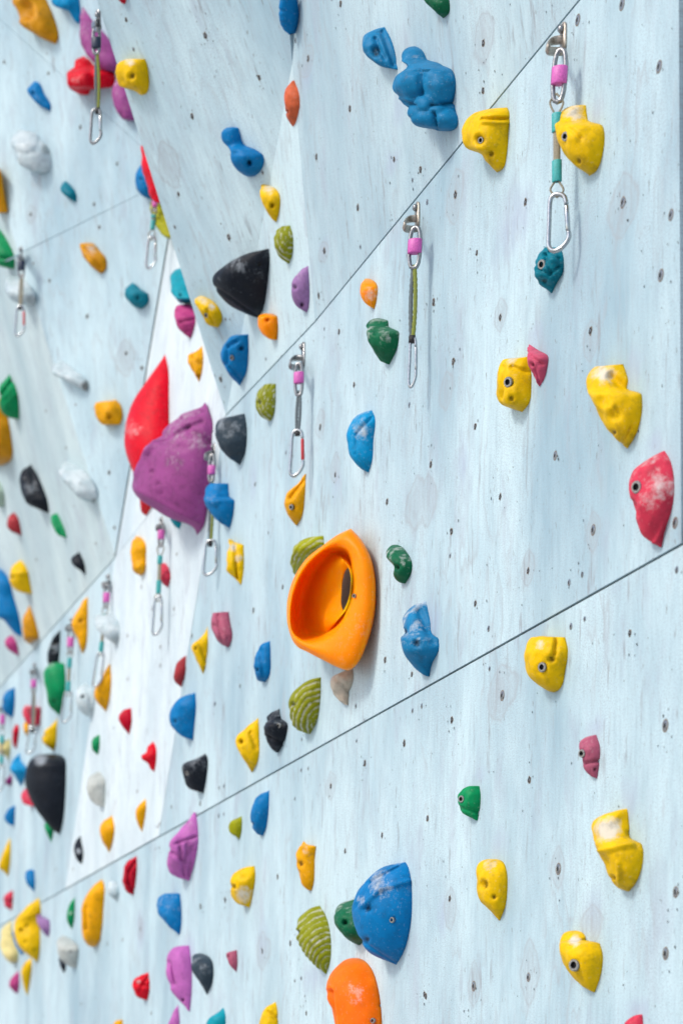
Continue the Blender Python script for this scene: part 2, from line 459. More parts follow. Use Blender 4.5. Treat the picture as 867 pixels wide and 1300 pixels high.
# overhanging panels
panel(F1, [(400, 408), (371, 80), (363, -12), (350, -160), (1500, -1350), (1500, -931.8), (867, -161)], m_1, [0, 0, 0, 0, 0, GA, GA])
panel(F2, [(400, 408), (287, 527), (371, 80)], m_2, [GA, 0, 0])
panel(F3, [(287, 527), (118, -18), (75, -160), (350, -160), (363, -12), (371, 80)], m_4, [0, 0, 0, 0, 0, 0])
panel(F4, [(147, 707), (24, 322), (175, 247), (224, 221), (215, 300)], m_4, [0, 0.0016, 0.0016, 0.002, 0.010])
panel(F4, [(24, 322), (-100, -66), (222, 223.8), (175, 247)], m_4, [0, 0.0007, 0, 0.0016])
panel(F4, [(-100, -66), (-130, -160), (240, -160), (250, -20), (224, 221), (222, 223.8)], m_4, [0, 0, 0, 0, 0, 0.0007])
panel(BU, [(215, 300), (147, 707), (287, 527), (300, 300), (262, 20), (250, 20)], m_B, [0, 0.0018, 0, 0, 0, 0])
panel(F5, [(147, 707), (0, 873), (-110, 1002), (-130, -160), (24, 322)], m_5, [GA, GA, 0, 0, 0])
# side of the jutting prow
a, b = F3.at(118, -18), pC
back = F4.at(118, -18)
a2, c2 = F3.at(75, -160), F4.at(75, -160)
for q in ((a2, b, c2),):
    bm = bmesh.new()
    off = Vector((0.006, 0.004, 0))
    fw = [bm.verts.new(p + off - Vector(wall.location)) for p in q]
    bm.faces.new(fw)
    r = bmesh.ops.extrude_face_region(bm, geom=bm.faces[:])
    for v in [g for g in r['geom'] if isinstance(g, bmesh.types.BMVert)]: v.co += Vector((0.012, 0.01, 0))
    bmesh.ops.recalc_face_normals(bm, faces=bm.faces)
    link('side_panel', finish(bm, 'side_panel', False), m_4, wall)
# dark timber seen in the joints
def beam(p, q, n, drop=0.006, w=0.03):
    t = (q - p).normalized(); s = t.cross(n).normalized()
    bm = bmesh.new()
    vv = []
    for e in (p, q):
        for a_, b_ in ((-1, 0), (1, 0), (1, 1), (-1, 1)):
            vv.append(bm.verts.new(e + s * w * a_ - n * (drop + 0.05 * b_) - Vector(wall.location)))
    for i in range(4):
        j = (i + 1) % 4
        bm.faces.new((vv[i], vv[j], vv[4 + j], vv[4 + i]))
    bm.faces.new(vv[:4]); bm.faces.new(vv[4:])
    bmesh.ops.recalc_face_normals(bm, faces=bm.faces)
    link('joint_batten', finish(bm, 'joint_batten', False), M_GAP, wall)
beam(W0.at(1490, seamA(1490)), W0.at(-110, seamA(-110)), W0.n)
nb = (W0.n + F1.n).normalized()
beam(W0.at(1490, -919.6), pB, nb, 0.008)
beam(pB, pC, (W0.n + F2.n).normalized(), 0.008)
beam(pC, pE, (W0.n + BU.n).normalized(), 0.008)
beam(pE, W0.at(-110, 1002), (W0.n + F5.n).normalized(), 0.008)
beam(F4.at(24, 322), F4.at(224, 221), F4.n)
beam(pE, F4.at(230, 220), F4.n, 0.003, 0.02)
beam(below(1490, zA - 1.2), below(-110, zA - 1.2), W0.n)
# second joint in the far left panel
# ------------------------------------------------------------------ bolt holes and nail pits
def disc_ring(bm, r0, r1, z0, z1, n, mi, jit=0.0):
    a, b = [], []
    for i in range(n):
        t = 2 * math.pi * i / n
        k = 1 + jit * random.uniform(-1, 1)
        a.append(bm.verts.new((r0 * math.cos(t), r0 * math.sin(t), z0)))
        b.append(bm.verts.new((r1 * k * math.cos(t), r1 * k * math.sin(t), z1)))
    for i in range(n):
        f = bm.faces.new((a[i], b[i], b[(i + 1) % n], a[(i + 1) % n])); f.material_index = mi
    return a, b
def bolt_hole_mesh(kind):
    bm = bmesh.new()
    n = 14
    if kind == 'r':                       # steel insert
        a, _ = disc_ring(bm, 0.0045, 0.0095, 0.0018, 0.0006, n, 0)
        f = bm.faces.new(a); f.material_index = 1
        disc_ring(bm, 0.0095, 0.0115, 0.0006, 0.0004, n, 2)
    elif kind == 's':                     # small screw
        a, _ = disc_ring(bm, 0.0025, 0.0062, 0.0012, 0.0004, n, 0)
        f = bm.faces.new(a); f.material_index = 1
    else:                                 # open hole with torn rim
        a, _ = disc_ring(bm, 0.0066, 0.0080, 0.0006, 0.0003, n, 2, 0.30)
        f = bm.faces.new(a); f.material_index = 1
        disc_ring(bm, 0.0014, 0.0028, 0.0016, 0.0011, 6, 0, 0.4)
    bmesh.ops.recalc_face_normals(bm, faces=bm.faces)
    for f in bm.faces:
        if f.normal.z < 0: f.normal_flip()
    me = finish(bm, 'bolt_hole', False)
    for m in (M_STEEL, M_DARK, M_TORN): me.materials.append(m)
    return me
HM = {k: bolt_hole_mesh(k) for k in 'rsh'}
HOLES = {
 'K': 'r513,65 r787,222 h195,143 h194,303 h102,655 s7,680 h337,678 r665,680 r827,722 h173,850 r662,12',
 'L': 'h28,222 h252,272 r793,130 h556,318 h94,420 h168,640 r437,738 h19,768',
 'M': 'h252,240 h89,358 r565,352 h346,490 s484,530 s528,503 s490,677 s536,652 s213,685 h168,600 s216,820 r259,910 h688,700 r841,328 s846,487',
 'N': 'h90,38 r808,57 h350,240 r448,540 r843,618 r809,825 h82,640 r347,905 r163,935 s6,370 h2,970',
 'G': 'h452,10 h350,182 s310,125 h481,340 h376,492 h620,500 h703,532 s678,565 s724,634 h812,610 h506,652 s514,775 h401,788 h26,110 h196,242 h100,745 s207,542',
 'H': 'h383,186 h744,205 h806,395 h494,467 s668,530 h735,717 h598,835 h447,300 h435,750 s280,680 h388,600 h183,780 s401,290 h75,450 s217,385',
 'I': 'h800,185 s796,262 h592,590 h676,635 s707,735 s678,750 h801,778 h652,853 s502,845 s500,735 h270,360 h178,433 s225,190 h136,672 s55,730 s330,840',
 'J': 'h652,48 h849,222 h706,275 s474,65 s452,70 s432,160 h378,405 h590,325 s194,125 s209,118 s192,215 s209,208 h418,615 s432,733 s452,725 h839,775 h213,480 h136,500 h330,640 h545,120 h468,835 h8,240',
 'V': 's260,158 h548,212 h505,970 s530,650', 'A': 'h755,128 h705,425 h655,710 h463,70 s490,178 h178,267 h295,465 h430,600 h345,748 h15,225 h365,832',
 'B': 'h113,207 s122,387 h182,450 h320,582 h463,718 h520,772', 'C': 's278,328 h400,578 h420,780 h560,640',
 'w': 'h270,195 h390,410 h215,1070 h410,1190 h565,975 s640,1030 s435,755', 'D': 'h640,500 h705,600 h520,420 h590,640 s300,700 h560,500 h650,300 h470,600',
 'E': 's790,270 s805,580 s822,575 s803,680 h420,360 h590,130 h470,180 h630,650 h260,440 h210,660 h430,60',
 'F': 'h555,830 h298,795 h395,575 h115,430 h270,300 h450,560 h735,435 h825,410 s370,560 s350,775 h515,520 h160,840 h205,300 h505,15 h735,60 s580,145 s572,225 s585,222'}
BRIGHT_POLY = [(287, 527), (147, 707), (83, 1128), (202, 1063)]
def in_poly(u, v, poly):
    c = False
    for i in range(len(poly)):
        (x1, y1), (x2, y2) = poly[i], poly[i - 1]
        if (y1 > v) != (y2 > v) and u < (x2 - x1) * (v - y1) / (y2 - y1) + x1: c = not c
    return c
REG = [('B', [(215, 300), (147, 707), (287, 527)]), ('2', [(400, 408), (287, 527), (371, 80)]),
       ('1', [(400, 408), (371, 80), (350, -160), (1010, -330), (867, -161)]),
       ('3', [(287, 527), (118, -18), (75, -160), (350, -160), (371, 80)]),
       ('4', [(147, 707), (24, 322), (-130, -160), (240, -160), (224, 221), (215, 300)]),
       ('5', [(147, 707), (-110, 1002), (-130, -160), (24, 322)])]
def region(u, v):
    for k, poly in REG:
        if in_poly(u, v, poly): return k
    return 'W'
def frame_at(pl, p, spin=0.0):
    m = pl.matrix() @ Matrix.Rotation(spin, 4, 'Z')
    m.translation = p
    return m
pits = bmesh.new()
wl = Vector(wall.location)
def pit(pl, p, r):
    n = 7
    st = random.uniform(1.0, 2.2)
    vv = []
    for i in range(n):
        t = 2 * math.pi * i / n
        q = p + pl.n * 0.0012 + pl.ex * r * math.cos(t) * random.uniform(0.7, 1.1) + pl.ey * r * st * math.sin(t)
        vv.append(pits.verts.new(q - wl))
    pits.faces.new(vv)
nh = 0
for ck, s in HOLES.items():
    for t in s.split():
        x, y = map(float, t[1:].split(','))
        u, v = cr(ck, x, y)
        k = region(u, v); pl = PL[k]
        lift = 0.0016 if in_poly(u, v, BRIGHT_POLY) else 0.0002
        p = pl.at(u, v) + pl.n * lift
        o = link('bolt_hole', HM[t[0]], None, wall)
        o.matrix_parent_inverse = WINV
        o.matrix_world = frame_at(pl, p, random.uniform(0, 6.28)) @ Matrix.Scale(random.uniform(0.85, 1.15), 4)
        for _ in range(random.choice((1, 2, 3, 4, 6)) if t[0] != 's' else random.choice((0, 0, 1, 2))):
            q = p + pl.ex * random.gauss(0, 0.028) + pl.ey * random.gauss(0, 0.036)
            pit(pl, q, random.uniform(0.0009, 0.0022))
for _ in range(380):
    u, v = random.uniform(0, 867), random.uniform(0, 1300)
    pl = PL[region(u, v)]
    pit(pl, pl.at(u, v), random.uniform(0.0008, 0.0017))
tag(link('nail_pits', finish(pits, 'nail_pits', False), plain('pit_shadow_wood', (0.035, 0.033, 0.03), 0.9), wall), kind='stuff')

# ------------------------------------------------------------------ climbing holds
def bolt_mesh():
    bm = bmesh.new()
    n = 16
    prof = [(0.0098, -0.004), (0.0098, 0.0015), (0.0086, 0.003), (0.0056, 0.003)]
    rings = []
    for r, z in prof:
        rings.append([bm.verts.new((r * math.cos(2 * math.pi * i / n), r * math.sin(2 * math.pi * i / n), z)) for i in range(n)])
    for a, b in zip(rings, rings[1:]):
        for i in range(n): bm.faces.new((a[i], a[(i + 1) % n], b[(i + 1) % n], b[i]))
    hx = [bm.verts.new((0.0048 * math.cos(2 * math.pi * i / n), 0.0048 * math.sin(2 * math.pi * i / n), -0.003)) for i in range(n)]
    for i in range(n):
        f = bm.faces.new((rings[-1][i], rings[-1][(i + 1) % n], hx[(i + 1) % n], hx[i])); f.material_index = 1
    f = bm.faces.new(hx); f.material_index = 1
    bmesh.ops.recalc_face_normals(bm, faces=bm.faces)
    me = finish(bm, 'bolt', False)
    me.materials.append(M_STEEL); me.materials.append(M_DARK)
    return me
BOLT = bolt_mesh()
SOCK = None

def add_bolt(parent, pos, axis, s):
    o = link('bolt', BOLT, None, parent)
    q = axis.to_track_quat('Z', 'Y').to_matrix().to_4x4()
    q.translation = pos
    o.matrix_parent_inverse = Matrix.Identity(4)
    o.matrix_local = Matrix.Translation(-parent.matrix_world.translation) @ q @ Matrix.Scale(s, 4)

def seg_dist(u, v, a):
    x1, y1, x2, y2 = a
    dx, dy = x2 - x1, y2 - y1
    L = dx * dx + dy * dy or 1e-9
    t = max(0, min(1, ((u - x1) * dx + (v - y1) * dy) / L))
    return math.hypot(u - x1 - t * dx, v - y1 - t * dy)

def sstep(a, b, x):
    t = max(0.0, min(1.0, (x - a) / (b - a)))
    return t * t * (3 - 2 * t)

def round_poly(P):
    n = len(P)
    T = []
    for i in range(n):
        a, b, c = Vector(P[i - 1]), Vector(P[i]), Vector(P[(i + 1) % n])
        d1, d2 = b - a, c - b
        ang = d1.angle(d2) if d1.length > 0 and d2.length > 0 else 0
        T.append(None if ang > math.radians(62) else (d1.normalized() + d2.normalized()).normalized())
    out = []
    for i in range(n):
        b, c = Vector(P[i]), Vector(P[(i + 1) % n])
        L = (c - b).length
        t0, t1 = T[i], T[(i + 1) % n]
        m0 = (t0 if t0 is not None else (c - b).normalized()) * L
        m1 = (t1 if t1 is not None else (c - b).normalized()) * L
        for k in range(5):
            t = k / 5
            q = b * (2 * t**3 - 3 * t**2 + 1) + m0 * (t**3 - 2 * t**2 + t) + c * (3 * t**2 - 2 * t**3) + m1 * (t**3 - t**2)
            out.append((q.x, q.y))
    return out

def make_hold(pl, poly, col, label, feats=(), rho=0.85, lump=1.0, pw=1.0, chalk=None, stripe=None, group=None, seed=0, sm=1, lift=0.0):
    if lift: pl = Plane(pl.p + pl.n * lift, pl.n)
    poly = round_poly(poly)
    n = len(poly)
    cu = (min(p[0] for p in poly) + max(p[0] for p in poly)) / 2
    cv = (min(p[1] for p in poly) + max(p[1] for p in poly)) / 2
    v0, v1 = min(p[1] for p in poly), max(p[1] for p in poly)
    umax = max(p[0] for p in poly); umin = min(p[0] for p in poly)
    Hh, Ww = v1 - v0, umax - umin
    p0 = pl.at(umax * 0.7 + cu * 0.3, cv)
    q0 = project(p0)
    e = 1e-3
    def J(d):
        q = project(p0 + d * e); return Vector(((q[0] - q0[0]) / e, (q[1] - q0[1]) / e))
    jx, jy, jn = J(pl.ex), J(pl.ey), J(pl.n)
    det = jx.x * jy.y - jx.y * jy.x
    A = (pl.ex * jy.y - pl.ey * jx.y) / det           # moves one pixel to the right inside the plane
    Dn = (pl.ey * jx.x - pl.ex * jy.x) / det          # moves one pixel down inside the plane
    N = pl.n + pl.ey * (-jn.y / jy.y)
    nu = -(jn.x + jy.x * (-jn.y / jy.y))              # pixels to the left per metre of depth
    nu = max(nu, 60)
    kap = rho * nu * A.length
    ppm = -jy.y
    rows = int(max(14, min(64, Hh / 1.35)))
    cols = int(max(14, min(46, Ww / 1.25 + 6)))
    V = [v0 + Hh * (0.5 - 0.5 * math.cos(math.pi * (0.03 + 0.94 * i / (rows - 1)))) for i in range(rows)]
    XL, XR = [], []
    for v in V:
        xs = []
        for i in range(n):
            (x1, y1), (x2, y2) = poly[i], poly[(i + 1) % n]
            if (y1 <= v < y2) or (y2 <= v < y1): xs.append(x1 + (x2 - x1) * (v - y1) / (y2 - y1))
        if not xs: xs = [XL[-1], XR[-1]] if XL else [cu, cu + .5]
        XL.append(min(xs)); XR.append(max(xs))
    for _ in range(sm):
        XL = [XL[0]] + [(XL[i - 1] + 2 * XL[i] + XL[i + 1]) / 4 for i in range(1, rows - 1)] + [XL[-1]]
        XR = [XR[0]] + [(XR[i - 1] + 2 * XR[i] + XR[i + 1]) / 4 for i in range(1, rows - 1)] + [XR[-1]]
    root = p0
    me = bpy.data.meshes.new('climbing_hold')
    co, uv, ch, dks = [], [], [], []
    poly_done = True
    rs = Vector((seed * 1.37, seed * 0.71, seed * 2.1))
    size = max(Hh, Ww) / ppm
    for i, v in enumerate(V):
        W = max(XR[i] - XL[i], 0.6)
        a = W / (1 + math.sqrt(1 + kap * kap))
        b = kap * a
        c = XR[i] - a
        phs = math.pi - math.atan2(b, a) if a > 0 else math.pi / 2
        for j in range(cols):
            ph = math.pi * j / (cols - 1)
            cs, sn = math.cos(ph), math.sin(ph)
            if pw != 1.0:
                cs = math.copysign(abs(cs) ** pw, cs); sn = abs(sn) ** pw
            px = c + a * cs - b * sn
            x_in = c + a * cs - q0[0]
            hgt = b * sn / nu
            P = p0 + A * x_in + Dn * (v - q0[1]) + N * hgt
            # outward direction of the cross-section
            on = (A.normalized() * (cs * kap if kap else cs) + pl.n * sn)
            on = on.normalized() if on.length > 0 else pl.n
            vis = sstep(phs + 0.5, phs - 0.1, ph)
            k = 0.0
            nz = noise.noise((P - p0) * (2.6 / size) + rs) * 0.055 + noise.noise((P - p0) * (7.5 / size) + rs) * 0.02
            k += nz * lump * size * min(1, 1.6 * sn)
            cks = 0.0; dk = 0.0; kl = 0.0
            for f in feats:
                t = f[0]
                if t in 'dbl':
                    dd = math.hypot(px - f[1], v - f[2])
                    if t == 'l': kl = max(kl, f[4] / ppm * (math.sqrt(max(0, 1 - (dd / f[3]) ** 2))) * vis)
                    else:
                        fr = 1 - sstep(f[3] * 0.45, f[3] * 1.15, dd)
                        k -= f[4] / ppm * fr * vis
                        if t == 'b': dk = max(dk, 0.75 * (1 - sstep(f[3] * 0.55, f[3] * 0.85, dd)))  # shade around the sunk bolt put into the colour
                        if t == 'd' and f[3] < 9.2: dk = max(dk, 0.95 * (1 - sstep(f[3] * 0.45, f[3] * 0.85, dd)))  # shade inside small holes put into the colour
                elif t == 'g':
                    dd = seg_dist(px, v, f[1:5])
                    k -= 2.1 * f[6] / ppm * (1 - sstep(0, f[5], dd)) * vis
                elif t == 'c':
                    dd = math.hypot(px - f[1], v - f[2])
                    cks = max(cks, f[4] * (1 - sstep(f[3] * 0.15, f[3] * 1.35, dd)) * vis)
                elif t == 'k':
                    dd = math.hypot(px - f[1], v - f[2])
                    dk = max(dk, f[4] * (1 - sstep(f[3] * 0.7, f[3] * 1.1, dd)))
            k += kl
            if stripe:
                sx, sy, per = stripe
                w_ = (math.hypot((px - sx) * 1.25, v - sy) + 2.5 * noise.noise((P - p0) * (5 / size) + rs)) / per
                sv = math.sin(2 * math.pi * w_)
                k += sv * 0.12 * per / ppm * min(1, 2 * sn)
                cks = max(cks, 0.42 * sstep(0.2, 0.95, -sv))
            if chalk:
                tv = (v - v0) / Hh
                cks = max(cks, chalk * (1 - sstep(0.02, 0.75, tv)) * (0.4 + 0.6 * sn) * sstep(-0.35, 0.35, noise.noise((P - p0) * (4 / size) - rs)))
            P = P + on * k
            h = (P - pl.p).dot(pl.n)
            if j in (0, cols - 1): P = P - pl.n * (h + 0.002 + lift)
            elif h < -0.002: P = P - pl.n * (h + 0.002)
            co.append(P - root); uv.append((px, v)); ch.append(cks); dks.append(dk)
    faces = []
    for i in range(rows - 1):
        for j in range(cols - 1):
            q = i * cols + j
            faces.append((q, q + 1, q + cols + 1, q + cols))
        faces.append((i * cols + cols - 1, i * cols, (i + 1) * cols, (i + 1) * cols + cols - 1))
    faces.append(tuple(range(cols)))
    faces.append(tuple((rows - 1) * cols + j for j in reversed(range(cols))))
    me.from_pydata([tuple(c) for c in co], [], faces)
    me.update()
    bm = bmesh.new(); bm.from_mesh(me)
    bmesh.ops.recalc_face_normals(bm, faces=bm.faces)
    bm.to_mesh(me); bm.free()
    me.polygons.foreach_set('use_smooth', [True] * len(me.polygons))
    at = me.attributes.new('chalk', 'FLOAT', 'POINT'); at.data.foreach_set('value', ch)
    at = me.attributes.new('hole_shade_and_marks', 'FLOAT', 'POINT'); at.data.foreach_set('value', dks)
    bolts = [f for f in feats if f[0] == 'b']
    hm = hold_mat(col)
    if bolts:
        root_o = bpy.data.objects.new('climbing_hold', None)
        C.objects.link(root_o); root_o.location = root
        root_o.empty_display_size = 0.05
        root_o.matrix_world = Matrix.Translation(root)
        body = link('body', me, hm, root_o)
        for f in bolts:
            best = min(range(len(uv)), key=lambda q: math.hypot(uv[q][0] - f[1], uv[q][1] - f[2]) + (0 if (q % cols) / (cols - 1) * math.pi < phs + 0.3 else 50))
            w = Vector(co[best]) + root
            to_cam = (-w).normalized()
            ax = (pl.n * 1.0 + to_cam * 0.9).normalized()
            add_bolt(root_o, w + ax * 0.0045, ax, max(0.75, min(1.25, f[3] / 5.5)))
    else:
        root_o = link('climbing_hold', me, hm)
        root_o.location = root
    tag(root_o, label, 'climbing hold', 'climbing holds bolted to the wall')
    return root_o

# each entry: plane, crop, colour, outline, features, options, label
HOLDS = []
def H(pl, ck, col, pts, label, feats='', **kw):
    poly = [cr(ck, *map(float, p.split(','))) for p in pts.split()]
    s = CROPS[ck][2]
    fs = []
    for f in feats.split():
        t = f[0]; a = list(map(float, f[1:].split(',')))
        if t == 'g':
            fs.append(('g', *cr(ck, a[0], a[1]), *cr(ck, a[2], a[3]), a[4] / s, a[5] / s))
        elif t in 'ck':
            fs.append((t, *cr(ck, a[0], a[1]), a[2] / s, a[3]))
        else:
            dep = a[3] / s if len(a) > 3 else a[2] * (1.8 if t in 'db' else 0.5) / s
            fs.append((t, *cr(ck, a[0], a[1]), a[2] / s, dep))
    make_hold(PL[pl], poly, col, label, fs, seed=len(HOLDS) + 1, **{k: v for k, v in kw.items() if k != 'stripe'},
              stripe=(*cr(ck, kw['stripe'][0], kw['stripe'][1]), kw['stripe'][2] / s) if 'stripe' in kw else None)
    HOLDS.append(label)

# --- upper left, recessed panels
H('4', 'A', 'mustard', '45,-60 48,0 60,40 90,95 130,125 165,143 205,160 215,135 208,90 190,40 172,0 150,-60', 'amber hold with a wide scooped mouth, cut by the photo top at the far left', 'd88,35,42,34', pw=0.8)
H('4', 'A', 'sky', '195,-40 188,0 210,25 250,35 270,70 290,88 296,60 294,20 285,-40', 'bright blue hold cut by the photo top, left of the tall purple hold', 'l235,10,30,10')
H('4', 'U', 'purple', '230,40 205,100 205,250 225,380 270,470 340,540 400,590 520,600 545,540 510,420 440,300 330,185', 'tall purple hold behind the uppermost quickdraw in the top left', chalk=0.3)
H('4', 'U', 'red', '230,465 180,510 170,570 110,600 95,670 120,740 200,795 280,800 310,750 380,750 430,735 490,735 510,660 500,600 340,560 290,500', 'red double-lobed hold crossed by the uppermost quickdraw', 'l200,690,95,30 l230,540,60,16 g300,590,330,740,40,20 c200,660,70,0.25')
H('4', 'U', 'purple', '515,640 485,720 480,820 510,930 560,1000 600,1015 690,1010 710,980 650,760 600,680', 'rounded purple hold tucked under the yellow hold at the prow edge', chalk=0.35)
H('3', 'U', 'yellow', '620,495 560,520 530,570 530,640 545,690 570,735 620,745 680,770 720,800 770,790 795,740 795,640 780,540 760,495 730,500 690,530 640,530', 'yellow hold with one dark bolt hole on the upper edge of the prow', 'd650,640,36,26 c630,520,45,0.7', rho=0.6, pw=0.7)
H('4', 'A', 'blue', '125,295 98,330 112,352 150,388 185,405 188,385 165,345 142,300', 'small slanting blue hold above the white oval hold', 'd120,340,7')
H('4', 'A', 'white', '80,472 58,500 55,560 75,600 110,625 150,638 180,625 188,590 180,545 150,510 115,480', 'glossy white oval hold in the upper left', 'k172,545,22,0.5 l90,510,50,14')
H('4', 'A', 'teal', '240,662 224,680 226,705 245,722 278,742 282,715 262,680', 'small dark teal hold below the white oval hold')
H('5', 'A', 'mustard', '-20,600 0,625 10,680 20,740 28,780 0,782 -40,780 -40,620', 'mustard hold cut by the left photo edge near the top')
H('5', 'B', 'green', '-20,250 0,265 30,310 55,370 52,408 0,400 -20,390', 'green hold on the left photo edge beside the uppermost left quickdraw', 'g-10,368,50,372,12,8')
H('5', 'B', 'white', '45,430 22,445 20,480 40,520 80,540 130,540 128,500 110,470 75,440', 'white hold behind the red-gated quickdraw on the left', 'k115,520,20,0.35')
H('4', 'B', 'mustard', '292,315 300,350 330,395 370,425 385,415 390,370 365,340 345,315 310,312', 'ochre hold with a chalky top in the upper left panel', 'c335,335,28,0.5 g310,330,370,400,10,6')
H('4', 'B', 'teal', '485,458 458,480 465,515 490,545 520,555 545,530 545,495 520,485 500,465', 'bean-shaped teal hold left of the prow', 'd505,515,8', pw=0.8)
H('4', 'A', 'blue', '520,600 500,640 502,690 530,722 560,728 590,700 590,640 555,590', 'blue hold half hidden behind the prow edge', 'd515,655,8')
H('4', 'A', 'red', '516,530 519,600 536,670 566,738 622,745 622,600 560,560', 'thin red sliver of a hold peeping out behind the prow edge', rho=0.5, lift=0.25)
H('B', 'B', 'olive', '556,110 550,180 570,240 600,285 628,297 660,290 640,180 600,120', 'yellow-green hold peeping out behind the prow edge above a teal quickdraw', 'g560,200,600,230,10,8 c575,160,16,0.5')
H('B', 'V', 'turq', '280,378 240,410 235,470 255,530 290,565 332,565 375,540 350,450 315,380', 'turquoise hold on the bright white triangle, cut by the prow edge', 'd290,522,11')
H('B', 'V', 'magenta', '265,575 255,620 275,690 310,730 345,752 362,700 372,650 350,570 310,568', 'ridged magenta hold just under the turquoise one', 'g285,665,360,650,14,12 g270,600,350,620,14,10 g290,720,355,700,10,8', lump=1.4)
H('B', 'V', 'amber', '405,795 370,825 335,835 335,880 360,940 388,985 405,930 412,850', 'small crumpled amber hold beside the tip of the red fin', 'g350,850,395,890,12,8 d385,950,10', lump=2)
H('3', 'V', 'yellow', '395,525 365,545 375,580 410,640 440,680 490,695 512,660 510,620 480,570 440,540', 'yellow hold with a bolt and chalk left of the big black hold', 'b420,628,16,8 c410,545,45,0.5 c455,580,24,0.7 g430,600,470,680,12,6')
H('3', 'H', 'black', '195,45 140,60 80,95 52,120 50,150 80,195 120,230 190,257 215,225 225,150 225,80 215,43', 'large black rounded triangular hold on the prow', 'd197,90,7 g55,160,190,250,8,3', chalk=0.45, rho=0.7, lump=0.5, lift=0.05)
H('2', 'H', 'orange', '200,245 192,265 200,295 225,322 242,325 245,290 243,250 225,242', 'small orange hold touching the tip of the large black hold', 'd222,262,8', lift=0.01)
H('3', 'G', 'blue', '100,398 78,415 78,440 105,470 110,510 140,545 175,555 205,530 210,490 190,470 150,455 130,400', 'blue club-shaped hold near the top of the prow', 'd165,512,11 l105,420,30,5 g115,480,200,475,10,3', lump=0.5, pw=0.85)
H('3', 'G', 'blue', '262,-20 262,60 275,95 290,108 300,60 292,-20', 'narrow ribbed blue hold at the top photo edge beside the fold', lift=0.02, feats='g262,30,295,36,6,2 g266,68,292,74,6,2')
H('3', 'G', 'rust', '300,252 280,275 272,315 280,360 300,395 318,412 345,380 340,300', 'dull rust-orange hold tucked against the fold below the top', 'd282,350,6', lift=0.022)
H('2', 'G', 'yellow', '205,572 200,600 215,650 235,690 250,698 260,660 260,610 245,590 230,582', 'slim yellow hold with a chalked top below the blue club-shaped hold', 'd237,645,9 c225,590,22,0.6')
H('2', 'G', 'dkolive', '265,712 245,735 245,775 260,805 290,828 300,800 302,740 293,708', 'striped olive hold under the slim yellow hold', stripe=(300, 730, 18))
H('2', 'H', 'mauve', '350,92 325,105 302,140 297,180 310,215 345,242 352,220 354,150', 'pale violet hold with two bolt holes above the long joint', 'd306,160,8 d330,214,9', chalk=0.2)
H('2', 'H', 'blue', '162,308 110,315 85,345 80,390 95,430 135,470 155,430 162,370', 'blue D-shaped hold with a curved groove below the small orange hold', 'd140,352,9 b110,380,11,7 g100,345,125,330,10,6 g95,350,92,400,10,6 g100,410,140,450,8,5')
H('3', 'A', 'crimson', '425,-20 445,8 460,12 468,-20', 'dark red tip of a hold at the top photo edge above the prow')
# --- upper right overhang
H('1', 'G', 'dkgreen', '700,-25 710,-5 740,25 775,55 792,40 795,10 785,-30', 'dark green tip of a hold at the top photo edge')
H('1', 'G', 'bluegrey', '590,82 550,92 520,115 518,150 545,185 580,208 632,218 625,170 610,120', 'blue hold with one deep pocket on the overhang', 'd562,160,22,16 g585,100,620,200,14,8 g560,120,590,180,12,8', chalk=0.25)
H('1', 'G', 'bluegrey', '680,138 663,165 656,210 638,228 636,270 648,305 668,330 690,368 718,395 745,405 790,412 812,400 814,350 806,310 805,240 795,215 765,203 755,190 728,192 700,152', 'big lumpy blue hold of many bulges on the overhang',
  'l668,262,44,26 l768,262,60,26 l716,322,26,24 l784,378,38,24 l735,206,32,20 l726,376,32,20 l684,175,36,20 l694,352,26,18 l752,340,24,18 l665,318,24,14 g706,215,708,300,7,9 g738,330,805,322,7,10 g690,222,730,222,6,8 g748,350,756,405,6,9 g660,318,700,330,6,8', rho=0.7, lump=1.4, chalk=0.2)
# --- right part of the main wall
H('W', 'K', 'yellow', '275,360 215,365 160,385 135,420 130,470 145,500 185,515 210,545 240,580 262,565 275,510 280,440 282,375', 'yellow hold with a shelf and two bolt holes on the long upper joint', 'd182,468,22,17 b188,472,10,8 d222,515,13,9 g190,398,272,398,9,9 g190,410,270,412,6,-5', pw=0.8)
H('W', 'K', 'yellow', '540,350 500,350 460,365 442,390 443,440 460,490 500,550 550,592 575,575 598,510 600,430 590,415 548,408 543,380', 'yellow hook hold beside the teal-taped quickdraw', 'b463,458,13,9 d512,538,14,10 c500,375,40,0.75 g485,432,525,465,10,6', pw=0.85)
H('W', 'L', 'teal', '400,32 385,60 372,90 370,130 385,160 425,192 440,160 462,120 465,70 455,35 430,45', 'crumpled teal hold under the carabiner at the upper right', 'b388,95,15,10 d402,150,11,8 l430,70,20,9 l445,120,16,9 l385,130,14,7 l420,150,14,7 g400,60,425,120,9,9 g420,130,450,100,8,8 g380,110,415,125,8,8 g415,50,450,75,7,7', lump=2.6)
H('W', 'L', 'yellow', '350,405 310,408 265,415 245,450 238,510 250,560 290,580 325,592 350,560 357,500 355,430', 'round yellow hold with a bolt, touching a small pink hold', 'b283,492,16,8 d290,545,13,8 g262,440,250,540,12,5 g290,440,345,455,12,6 c290,415,24,0.5 l305,512,6,2 l300,525,6,2 l312,524,6,2', pw=0.85)
H('W', 'L', 'rose', '350,362 342,385 345,430 360,470 385,505 400,480 412,430 412,400 385,385', 'small creased pink hold right of the round yellow hold', 'd358,430,8 g350,400,395,430,9,7 g365,440,385,490,9,5', lump=1.6, chalk=0.15)
